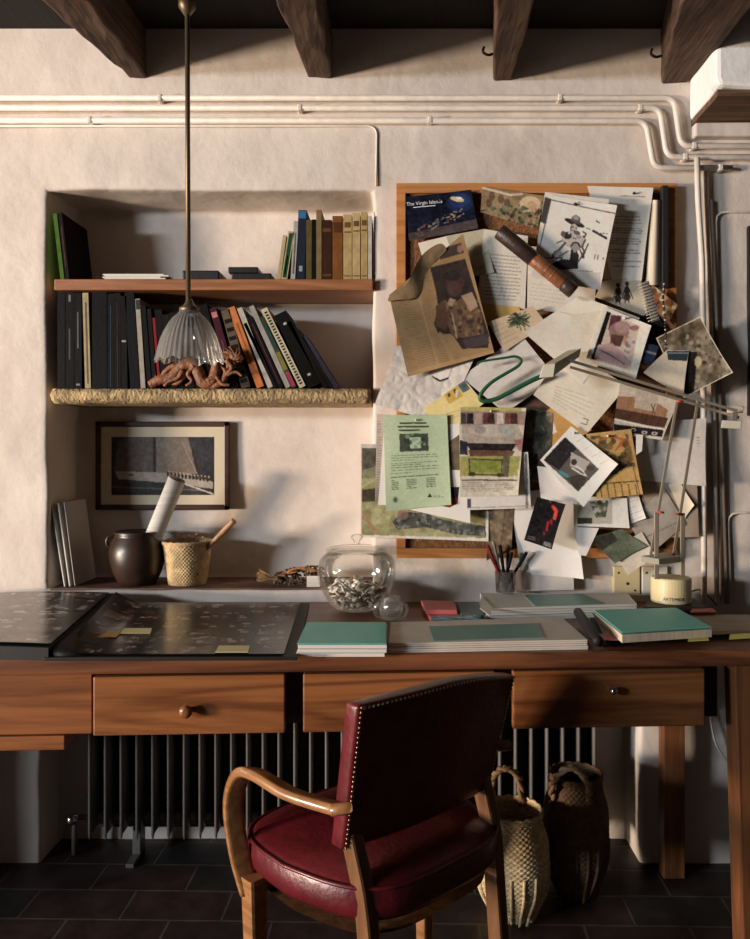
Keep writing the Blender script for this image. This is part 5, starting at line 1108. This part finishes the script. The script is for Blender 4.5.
# right hand folder, papers and teal notebook
fo = thing('ring_folder', 'open black-edged folder of tan papers at the right end of the desk', 'folder', (.65, -.42, ZT))
tan = pbr('tan_paper', (.42, .33, .25), .6, var=.2, vscale=12)
q4 = [DP(603, 645, ZT+.004), DP(800, 634, ZT+.004), DP(770, 618, ZT+.004), DP(590, 617.5, ZT+.004)]
obj('back_cover', slab(B(), q4, ZT+.0004, ZT+.005), blk, fo, bevel=.002)
bm = B()
for i in range(3):
    z = ZT+.006+i*.005; q5 = [DP(605+i, 640-i, z), DP(800, 631-i, z), DP(760-i*8, 616, z), DP(595, 615.8, z)]; slab(bm, q5, z, z+.004)
obj('papers', bm, tan, fo, bevel=.001)
P = spline([DP(578, 612, ZT+.030), DP(584, 621, ZT+.031), DP(591, 632, ZT+.029), DP(599, 642, ZT+.020)], 5)
obj('spine', tube(B(), P, [.012]*len(P), 10), blk, fo, smooth=True)
zf = ZT+.021
nt_, q_ = stack('bright teal notebook lying on top of the tan folder at right', [(622, 632.5), (712, 627), (676, 607.5), (594, 610)], zf+.024, zf+.0005, 1, PAGE, teal, 'notebook', 'notebook', 0)
obj('back_cover', slab(B(), [DP(619, 636, zf), DP(712, 631, zf), DP(676, 611, zf), DP(592, 614, zf)], zf, zf+.002), teal, nt_)
rt = pbr('red_tab', (.50, .07, .06), .5); yt_ = pbr('yellow_tab', (.72, .66, .12), .5)
for lab, Q4, m, zz in (('red index tab at the front left of the right-hand folder', [(596, 640), (618, 640), (616, 634), (598, 634)], rt, ZT+.0215), ('yellow index tab at the front of the right-hand folder', [(688, 641), (709, 640), (708, 637), (688, 638)], yt_, ZT+.0215), ('larger yellow tab at the right edge of the desk', [(729, 639), (760, 637), (756, 633), (730, 634)], yt_, ZT+.0215)):
    o = obj('index_tab', slab(B(), [DP(x, y, zz) for x, y in Q4], ZT+.0203, zz), m); tag(o, lab, 'tab')
o = obj('red_box', slab(B(), [DP(690, 611.5, ZT+.03), DP(716, 611, ZT+.03), DP(713, 607.5, ZT+.03), DP(692, 608, ZT+.03)], ZT+.0212, ZT+.028), rt); tag(o, 'small red folded paper behind the teal notebook at right', 'paper')
# small boxes by the manuscript
pk = pbr('pink_card', (.58, .13, .12), .5, var=.15, vscale=15)
def flat(name, label, cat, Q4, zb, zt, m, **k):
    o = obj(name, slab(B(), [DP(x, y, zt) for x, y in Q4], zb, zt), m, bevel=.001, **k); return tag(o, label, cat)
flat('notepad', 'salmon red notepad, lower of two stacked beside the glass ornament', 'notepad', [(430, 617), (460, 617), (456, 609), (426, 609)], ZT+.0004, ZT+.012, pk)
flat('notepad', 'salmon red notepad, upper of two stacked beside the glass ornament', 'notepad', [(426, 609.5), (457, 610), (454, 601), (421, 600)], ZT+.0125, ZT+.025, pk)
flat('card_box', 'dark grey-teal flat box between the red notepads and the white manuscript', 'box', [(461, 614), (483, 614), (479, 603), (457, 603)], ZT+.0004, ZT+.018, pbr('slate_card', (.09, .15, .15), .5))
bm = slab(B(), [DP(432, 620, ZT+.015), DP(482, 619, ZT+.015), DP(480, 614.5, ZT+.015), DP(433, 616, ZT+.015)], ZT+.0004, ZT+.016); cutgrid(bm, 7); roughen(bm, .004, 55)
for v in bm.verts: v.co.z = max(v.co.z, ZT+.0004)
tag(obj('blue_wrapper', bm, pbr('blue_plastic', (.05, .30, .42), .2, var=.6, vscale=60, coat=.5), smooth=False), 'crumpled shiny blue plastic wrapper in front of the red notepads', 'wrapper')
# glass jar with shells
jc = Vector((W(357, 0, -.125).x, -.128, ZT+.0006)); clear = thin_glass('clear_glass', (.985, .985, .975), 0, .42)
jr = thing('glass_jar', 'round lidded glass jar half filled with pale shells', 'jar', jc)
prof = [(.044, 0), (.058, .004), (.078, .020), (.096, .048), (.107, .078), (.1105, .108), (.108, .132), (.099, .150), (.088, .158), (.087, .164)]
obj('glass_body', lathe(B(), [(p.x, p.y) for p in spline([(r, z, 0) for r, z in prof], 4)], jc, 48), clear, jr, smooth=True)
obj('inner_wall', lathe(B(), [(p.x, p.y) for p in spline([(max(r-.004, .01), z+(.004 if z < .01 else 0), 0) for r, z in prof[:-1]], 3)], jc, 48), clear, jr, smooth=True)
obj('rim', lathe(B(), [(.083, .160), (.089, .160), (.090, .164), (.088, .168), (.083, .166), (.083, .160)], jc, 48, cap0=False), clear, jr, smooth=True)
obj('lid', lathe(B(), [(.084, .168), (.088, .170), (.084, .174), (.05, .180), (.012, .183), (.008, .188), (.009, .192), (.016, .200), (.018, .207), (.012, .212)], jc, 48, cap1=True), clear, jr, smooth=True)
shm = [pbr('shell_cream', (.92, .86, .77), .5, var=.3, vscale=60), pbr('shell_grey', (.78, .72, .65), .5, var=.35, vscale=70), pbr('shell_brown', (.30, .20, .13), .5, var=.5, vscale=70)]
protos = []
for i, m in enumerate(shm):
    for s_ in ((1, .62, .38), (1, .8, .3)):
        bm = sphere(B(), (0, 0, 0), .0125, s_, 12, 8)
        for v in bm.verts:
            if v.co.z < 0: v.co.z *= .25
            v.co += v.co.normalized()*.0007*math.sin(v.co.x*900)
        me = bpy.data.meshes.new('shell'); bm.to_mesh(me); bm.free(); me.materials.append(m); me.polygons.foreach_set('use_smooth', [True]*len(me.polygons)); protos.append(me)
def rin(z): 
    for (r0, z0_), (r1, z1_) in zip(prof, prof[1:]):
        if z0_ <= z <= z1_: return r0+(r1-r0)*(z-z0_)/(z1_-z0_)-.016
    return .03
cnt = 0; zl = .012; rnd = random.Random(11); placed = []
for it in range(60000):
    if cnt >= 240: break
    zl = .012+.083*rnd.random(); R = rin(max(zl-.006, 0)); a_ = rnd.uniform(0, 2*PI); r_ = R*math.sqrt(rnd.uniform(.0, 1)); x, y = r_*math.cos(a_), r_*math.sin(a_)
    if zl > .092-.35*abs(x+.01)-.1*(abs(y)): continue
    if any((x-p[0])**2+(y-p[1])**2+((zl-p[2])*1.7)**2 < .0125**2 for p in placed): continue
    placed.append((x, y, zl)); me = protos[rnd.choice([0, 0, 0, 1, 1, 2, 3, 4])]; o = bpy.data.objects.new('shell', me); C.objects.link(o); o.location = jc+Vector((x, y, zl)); o.rotation_euler = (rnd.uniform(-.9, .9), rnd.uniform(-.9, .9), rnd.uniform(0, 6.3)); s_ = rnd.uniform(.8, 1.15); o.scale = (s_, s_, s_)
    tag(o, 'small pale shell lying inside the round glass jar', 'shell', 'shells in the glass jar'); cnt += 1
# small glass ornament
oc = Vector((W(391, 0, -.26).x, -.27, ZT+.0006)); og = thing('glass_ornament', 'small clear glass ornament with a looped handle in front of the jar', 'ornament', oc)
cg2 = thin_glass('ornament_glass', (.97, .975, .975), .10, .7)
obj('body', lathe(B(), [(p.x, p.y) for p in spline([(.014, 0, 0), (.024, .005, 0), (.032, .024, 0), (.032, .042, 0), (.026, .056, 0), (.024, .062, 0), (.019, .062, 0), (.025, .042, 0), (.025, .022, 0), (.012, .010, 0)], 4)], oc, 28), cg2, og, smooth=True)
for sg in (-1, 1): obj('handle', tube(B(), spline([oc+Vector((sg*.022, -.01, .044)), oc+Vector((sg*.036, -.014, .046)), oc+Vector((sg*.043, -.014, .032)), oc+Vector((sg*.038, -.012, .016)), oc+Vector((sg*.026, -.008, .010))], 5), .0045, 10), cg2, og, smooth=True)
# pencil cup with pens
pcx = Vector((W(505.5, 0, -.062).x, -.058, ZT+.0370)); cup = thing('pen_cup', 'clear glass tumbler holding pens by the wall', 'cup', pcx)
hc_ = .055
obj('tumbler', lathe(B(), [(.026, 0), (.028, .002), (.031, .062), (.0290, .062), (.0265, .004), (.002, .003)], pcx, 28), thin_glass('tumbler_glass', (.93, .93, .93), .03, .8), cup, smooth=True)
pens = [((505, 590), (487.5, 545), (120, 30, 32), 'red pen leaning left in the glass tumbler'), ((503, 590), (493, 541), (150, 140, 125), 'pale beige pencil in the glass tumbler'), ((506, 590), (500, 545), (34, 36, 44), 'dark pen standing left of centre in the glass tumbler'),
        ((502, 590), (512, 552), (28, 26, 30), 'short black pen at the middle of the glass tumbler'), ((503, 590), (527, 552), (24, 28, 46), 'dark blue capped pen leaning right in the glass tumbler'), ((508, 590), (491, 556), (30, 34, 52), 'navy felt pen low in the glass tumbler'), ((507, 590), (508, 548), (90, 80, 70), 'brown pencil behind the black pens in the glass tumbler')]
for i, ((xa_, ya_), (xb_, yb_), c, lab) in enumerate(pens):
    yy = -.058+(i-3)*.0045; a_ = Vector((W(505.5+(xa_-505)*.8, 0, yy).x, yy, ZT+.042)); b_ = W(xb_, yb_, yy); dv = (b_-a_).normalized(); L = (b_-a_).length
    t = thing('pen' if 'penc' not in lab else 'pencil', lab, 'pen' if 'penc' not in lab else 'pencil', a_); Mp = Matrix.Translation(a_) @ dv.to_track_quat('Z', 'Y').to_matrix().to_4x4()
    bm = lathe(B(), [(.002, 0), (.0042, .006), (.0044, L*.62)], (0, 0, 0), 12, cap1=True); bmesh.ops.transform(bm, matrix=Mp, verts=bm.verts); obj('barrel', bm, bookmat(c), t, smooth=True)
    bm = lathe(B(), [(.0046, L*.6), (.0052, L*.62), (.0050, L*.97), (.003, L)], (0, 0, 0), 12, cap1=True); bmesh.ops.transform(bm, matrix=Mp, verts=bm.verts); obj('cap', bm, bookmat(c), t, smooth=True)
# ------------------------------------------------------------------ counterbalanced desk lamp
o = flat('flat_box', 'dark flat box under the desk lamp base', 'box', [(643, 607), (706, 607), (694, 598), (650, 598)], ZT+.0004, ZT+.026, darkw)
lc = Vector((W(671, 0, -.148).x, -.148, ZT+.0265)); dl = thing('desk_lamp', 'cream counterbalanced desk lamp with thin parallel arms and a drum base', 'lamp', lc)
creamp = pbr('cream_lamp_plastic', (.72, .60, .34), .4); lm_ = pbr('lamp_metal', (.30, .25, .19), .45, .3)
obj('base', lathe(B(), [(.053, 0), (.0545, .003), (.0545, .066), (.052, .070), (.002, .071)], lc, 40), creamp, dl, smooth=False, bevel=.002)
Mt = Matrix.Translation(lc+Vector((-.036, -.0560, .012))) @ Matrix.Rotation(PI/2, 4, 'X')
tm = text_mesh('ARTEMIDE', .0128, Matrix())
n_ = len(tm.vertices); cc = np.empty(n_*3); tm.vertices.foreach_get('co', cc); cc = cc.reshape(-1, 3)
w_ = cc[:, 0].max(); an = (cc[:, 0]-w_/2)/.0548-.18; rr_ = .0549+cc[:, 2]*.5
new = np.stack([lc.x+rr_*np.sin(an), lc.y-rr_*np.cos(an), lc.z+.011+cc[:, 1]], 1); tm.vertices.foreach_set('co', new.reshape(-1))
obj('base_lettering', tm, bk, dl)
YA, YB_ = -.180, -.130
def bar(name, p, q, r, mat=lm_, fl=(1, .45)): return obj(name, tube(B(), [p, q], r, 12, fl, up=(1, 0, .01)), mat, dl)
bar('upright', W(656.5, 579, YA), W(656.5, 512, YA), .0062); bar('upright', W(682.5, 582, YB_), W(682.5, 513, YB_), .0062)
bar('lower_arm', W(650.5, 556, YA), W(677, 402, YA), .0042); bar('lower_arm', W(673.5, 556, YB_), W(698, 400, YB_), .0042)
bar('upper_arm', W(568, 360, YA), W(737, 411, YA), .0040); bar('upper_arm', W(570, 367, YB_), W(739, 417.5, YB_), .0040)
a_, b_ = W(640, 562, YA-.012), W(684, 556, YB_)
obj('lower_counterweight', hexa(B(), [a_, W(659, 565, YA-.012), W(684, 562, YB_+.01), W(664, 558, YB_+.01), a_+Vector((0, 0, .017)), W(659, 565, YA-.012)+Vector((0, 0, .017)), W(684, 562, YB_+.01)+Vector((0, 0, .017)), W(664, 558, YB_+.01)+Vector((0, 0, .017))]), pbr('ivory_lamp_plastic', (.74, .68, .54), .4), dl, bevel=.002)
iv = MATS['ivory_lamp_plastic']
def blockpx(name, Q4, Y0, Y1, mat=iv): obj(name, hexa(B(), [W(x, y, Y0) for x, y in Q4]+[W(x, y, Y1) for x, y in Q4]), mat, dl, bevel=.002)
blockpx('counterweight', [(727, 406), (744, 406), (743, 413), (727, 413)], YA+.03, YA+.06); blockpx('counterweight', [(722, 420), (742, 421), (741, 429), (721, 428)], YA-.012, YA+.018)
blockpx('counterweight_link', [(732, 412), (738, 412), (737, 422), (731, 422)], YA-.002, YB_+.004, lm_)
# lamp head: a tapering shallow box running away from the viewer
hd = [W(539, 378, YA-.05), W(553, 377, YA-.05), W(555, 363.5, YA-.05), W(543, 365, YA-.05), W(568, 359, YB_+.012), W(578, 358, YB_+.012), W(581, 348.5, YB_+.012), W(567, 350.5, YB_+.012)]
obj('lamp_head', hexa(B(), hd), pbr('lamp_grey', (.46, .39, .28), .5), dl, bevel=.002)
obj('head_end', hexa(B(), [p+Vector((0, -.0015, 0)) for p in hd[:4]]+[p+Vector((0, -.006, 0)) for p in hd[:4]]), iv, dl, bevel=.001)
obj('head_end', hexa(B(), [W(567, 359, YB_+.010), W(579, 357.5, YB_+.010), W(581.5, 347.5, YB_+.010), W(566.5, 350, YB_+.010), W(567, 359, YB_+.016), W(579, 357.5, YB_+.016), W(581.5, 347.5, YB_+.016), W(566.5, 350, YB_+.016)]), iv, dl, bevel=.001)
for x, y, Y in ((661, 512, YA-.006), (678, 514, YB_-.006), (680, 401, YA-.006)): obj('joint', tube(B(), [W(x-3, y, Y), W(x+3, y+.6, Y)], .0032, 8), pbr('red_joint', (.55, .06, .03), .4), dl, smooth=True)
tag(obj('lamp_cable', tube(B(), spline([W(690, 592, -.05), W(700, 590, -.03), W(712, 600, -.03), W(716, 605, -.05)], 5), .0022, 6), bk, smooth=True), 'short black cable behind the desk lamp base', 'cable')

# ------------------------------------------------------------------ pendant lamp
YPn = -.35; s = (D+YPn)/F; lx = W(189.5, 0, YPn).x; zb = W(0, 361, YPn).z
pn = thing('pendant_lamp', 'ribbed clear glass pendant lamp hanging on a thin brass rod', 'lamp', (lx, YPn, zb))
bell = [(33.5*s, 0), (32.6*s, 4*s), (30*s, 14*s), (26.5*s, 25*s), (21*s, 36*s), (16*s, 43*s), (11.5*s, 47*s), (9*s, 51*s)]
bell = [(p.x, p.y) for p in spline([(r, z, 0) for r, z in bell], 5)]
def ribs(r, z, a, j):
    fl_ = max(0, 1-z/(14*s)); rr = r*(1+.018*math.cos(a*36)+.03*fl_*math.cos(a*12)); return rr, z-.004*fl_*math.cos(a*12)
obj('glass_shade', lathe(B(), bell, (lx, YPn, zb), 216, ribs, cap0=False), thin_glass('ribbed_glass', (.86, .84, .82), .30, 1.0), pn, smooth=True)
brass = pbr('aged_brass', (.17, .12, .075), .45, .7)
obj('collar', lathe(B(), [(9*s, 49*s), (10*s, 50*s), (10*s, 53*s), (6.5*s, 55*s), (4.5*s, 58*s), (2.6*s, 62*s)], (lx, YPn, zb), 28, cap1=True), brass, pn, smooth=True)
obj('rod', tube(B(), [(lx-.003, YPn, zb+60*s), (lx-.006, YPn, 2.47)], .0062, 12), brass, pn, smooth=True)
obj('ceiling_cap', lathe(B(), [(.008, -.15), (.022, -.13), (.022, -.11), (.010, -.09), (.010, -.02), (.045, -.01), (.05, .0)], (lx-.006, YPn, 2.49), 24, cap1=True), brass, pn, smooth=True)
bm = lathe(B(), [(.012, 42*s), (.014, 36*s), (.006, 34*s)], (lx, YPn, zb), 16); obj('bulb_socket', bm, bk, pn, smooth=True)
bm = lathe(B(), [(.004, 12*s), (.016, 16*s), (.019, 22*s), (.013, 29*s), (.009, 35*s)], (lx, YPn, zb), 20); obj('bulb', bm, thin_glass('bulb_glass', (.95, .95, .95), .1), pn, smooth=True)

# ------------------------------------------------------------------ baskets under the desk
def big_basket(lab, X, Y, rs, hh, star, mat, name='woven_basket'):
    t = thing(name, lab, 'basket', (X, Y, 0)); c = Vector((X, Y, 0))
    pr = [(rs*.42, .0), (rs*.66, hh*.10), (rs*.92, hh*.30), (rs*1.0, hh*.5), (rs*.98, hh*.72), (rs*.84, hh*.86), (rs*.80, hh*.97)]
    obj('basket_body', weave(B(), pr, c, 240, .0013, 44, 34), mat, t, smooth=True)
    bm = B(); rr = rs*.80
    for k in range(3): tube(bm, [c+Vector((rr*math.cos(a)*1.02, rr*math.sin(a)*1.02, hh*.96+.005*k+.002*math.sin(a*18+k*2))) for a in [i*2*PI/60 for i in range(61)]], .0038, 6)
    obj('rim', bm, mat, t, smooth=True)
    bm = B()
    for i in range(18):
        a = i*2*PI/18; e = random.uniform(.9, 1.25)
        P = [c+Vector((math.cos(a)*rs*f, math.sin(a)*rs*f, z)) for f, z in ((1.02, hh*.5), (.97, hh*.3), (.74, hh*.12), (.52*e, .004))]; tube(bm, spline(P, 4), .0042, 6, (1, .4))
    obj('ribs', bm, mat, t, smooth=True)
    return t, c
b1, c1 = big_basket('tall pale straw basket on the floor under the desk, left of the darker one', .298, -.27, .094, .285, 1, pbr('pale_straw', (.80, .62, .36), .7, var=.4, vscale=35, bump=.35, bscale=120, stretch=(1, 1, 3)))
b2_, c2 = big_basket('dark brown woven basket with twisted handles behind the pale straw basket', .488, -.165, .088, .34, 1, pbr('brown_straw', (.16, .09, .045), .75, var=.4, vscale=35, bump=.35, bscale=120))
def handle(t, c, pts, mat):
    P = spline(pts, 8); bm = B(); n = len(P)
    for ph in (0, PI):
        tube(bm, [p+Vector((math.cos(i*.9+ph)*.005, math.sin(i*.9+ph)*.005, math.sin(i*.9+ph)*.003)) for i, p in enumerate(P)], .0062, 7)
    obj('handle', bm, mat, t, smooth=True)
hm = pbr('handle_straw', (.30, .18, .09), .7, var=.4, vscale=50)
handle(b2_, c2, [c2+Vector((-.07, -.035, .27)), c2+Vector((-.075, -.065, .34)), c2+Vector((-.03, -.085, .385)), c2+Vector((.015, -.08, .34)), c2+Vector((.02, -.07, .28))], hm)
handle(b1, c1, [c1+Vector((-.05, .05, .265)), c1+Vector((-.045, .06, .34)), c1+Vector((-.01, .065, .365)), c1+Vector((.025, .065, .34)), c1+Vector((.035, .06, .265))], hm)

# ------------------------------------------------------------------ chair
CH, CR = (-.038, -.685, 0), math.radians(43)
ch = thing('armchair', 'dark red leather armchair with bentwood arms and brass nail trim', 'chair', CH, CR)
red = pbr('red_leather', (.125, .010, .015), .36, var=.35, vscale=14, bump=.15, bscale=70, coat=.1)
bw = wood('bentwood', (.20, .085, .03), (.36, .17, .065), 'y', .3, 4, .2, .4); cw = wood('chair_wood', (.10, .042, .018), (.2, .09, .035), 'z', .4, 4)
def outline(sc=1., n=56):
    out = []
    for i in range(n):
        a = 2*PI*i/n; c, s_ = math.cos(a), math.sin(a); e = .52
        x = math.copysign(abs(c)**e, c); y = math.copysign(abs(s_)**e, s_)
        hw = .245 if y > 0 else .245-.045*min(1, -y); out.append((x*hw*sc, y*.215*sc+.01))
    return out
bm = B(); rows = []
for sc, z in ((.80, .362), (.95, .366), (1.0, .380), (1.012, .402), (1.0, .424), (.985, .432), (.93, .440), (.75, .452), (.5, .460), (.2, .464)):
    rows.append([bm.verts.new((x, y, z)) for x, y in outline(sc)])
for a_, c_ in zip(rows, rows[1:]):
    for j in range(56): bm.faces.new((a_[j], a_[(j+1) % 56], c_[(j+1) % 56], c_[j]))
bm.faces.new(rows[0]); bm.faces.new(rows[-1]); seat = obj('seat', bm, red, ch, local=True, smooth=True)
P = [Vector((x, y, .431)) for x, y in outline(1.0)]; P.append(P[0].copy()); obj('piping', tube(B(), P, .0042, 8), red, seat, local=True, smooth=True)
obj('seat_frame', (lambda bm: [bm.faces.new([bm.verts.new((x, y, z)) for x, y in outline(.9)]) for z in (.335, .362)] and bm)(B()), cw, ch, local=True)
# curved back panel, leaning back a little
def back_pt(u, v, off):  # u -1..1, v 0..1
    x = .205*u*(1+.07*v)-.010; y = -.135-.062*v+.022*u*u; z = .500+.287*v-.004*v*u*u-.030*v*max(u, 0)**1.5
    return Vector((x, y+off, z))
bm = B(); nu = 28; nv = 10
Ff = [[bm.verts.new(back_pt(-1+2*i/nu, j/nv, .018+.010*math.sin(PI*i/nu)*math.sin(PI*j/nv))) for i in range(nu+1)] for j in range(nv+1)]
Bb = [[bm.verts.new(back_pt(-1+2*i/nu, j/nv, -.018)) for i in range(nu+1)] for j in range(nv+1)]
for G in (Ff, Bb):
    for j in range(nv):
        for i in range(nu): bm.faces.new((G[j][i], G[j][i+1], G[j+1][i+1], G[j+1][i]))
for j in range(nv):
    for i in (0, nu): bm.faces.new((Ff[j][i], Ff[j+1][i], Bb[j+1][i], Bb[j][i]))
for i in range(nu):
    for j in (0, nv): bm.faces.new((Ff[j][i], Ff[j][i+1], Bb[j][i+1], Bb[j][i]))
backp = obj('backrest', bm, red, ch, local=True, smooth=True, bevel=.006)
bm = B()
def nail(p): sphere(bm, p, .0030, (1, .6, 1), 7, 5)
for k in range(30):
    v = (k+.5)/30
    for u in (-.965, .965): nail(back_pt(u, v, -.0195))
for k in range(44):
    u = -.94+1.88*k/43; nail(back_pt(u, .975, -.0195))
nl = obj('nail_trim', bm, pbr('antique_brass', (.45, .33, .18), .35, 1.), backp, local=True, smooth=True); nl['kind'] = 'stuff'
for sg in (-1, 1):
    # rear post: from the back panel to the floor
    P = spline([Vector((sg*.186-.008, -.125, .60)), Vector((sg*.182-.006, -.123, .53)), Vector((sg*.180, -.150, .42)), Vector((sg*.176, -.165, .30)), Vector((sg*.172, -.195, .0))], 5)
    obj('leg', tube(B(), P, [.019]*len(P), 12, (1, .8), up=(0, 1, 0)), cw, ch, local=True, smooth=False)
    P = [Vector((sg*.243, .118, .37)), Vector((sg*.238, .112, .0))]
    obj('leg', tube(B(), P, [.022, .015], 12, (1, 1), up=(0, 1, 0)), bw, ch, local=True)
    P = spline([Vector((sg*.226-.006, -.150, .590)), Vector((sg*.228, -.13, .582)), Vector((sg*.250, -.02, .580)), Vector((sg*.260, .075, .590)), Vector((sg*.260, .13, .578)), Vector((sg*.262, .160, .535)), Vector((sg*.262, .165, .48)), Vector((sg*.256, .150, .40)), Vector((sg*.248, .125, .335))], 7)
    obj('arm', tube(B(), P, [.0165]*len(P), 14, (.62, 1.25), up=(0, 0, 1)), bw, ch, local=True, smooth=True)
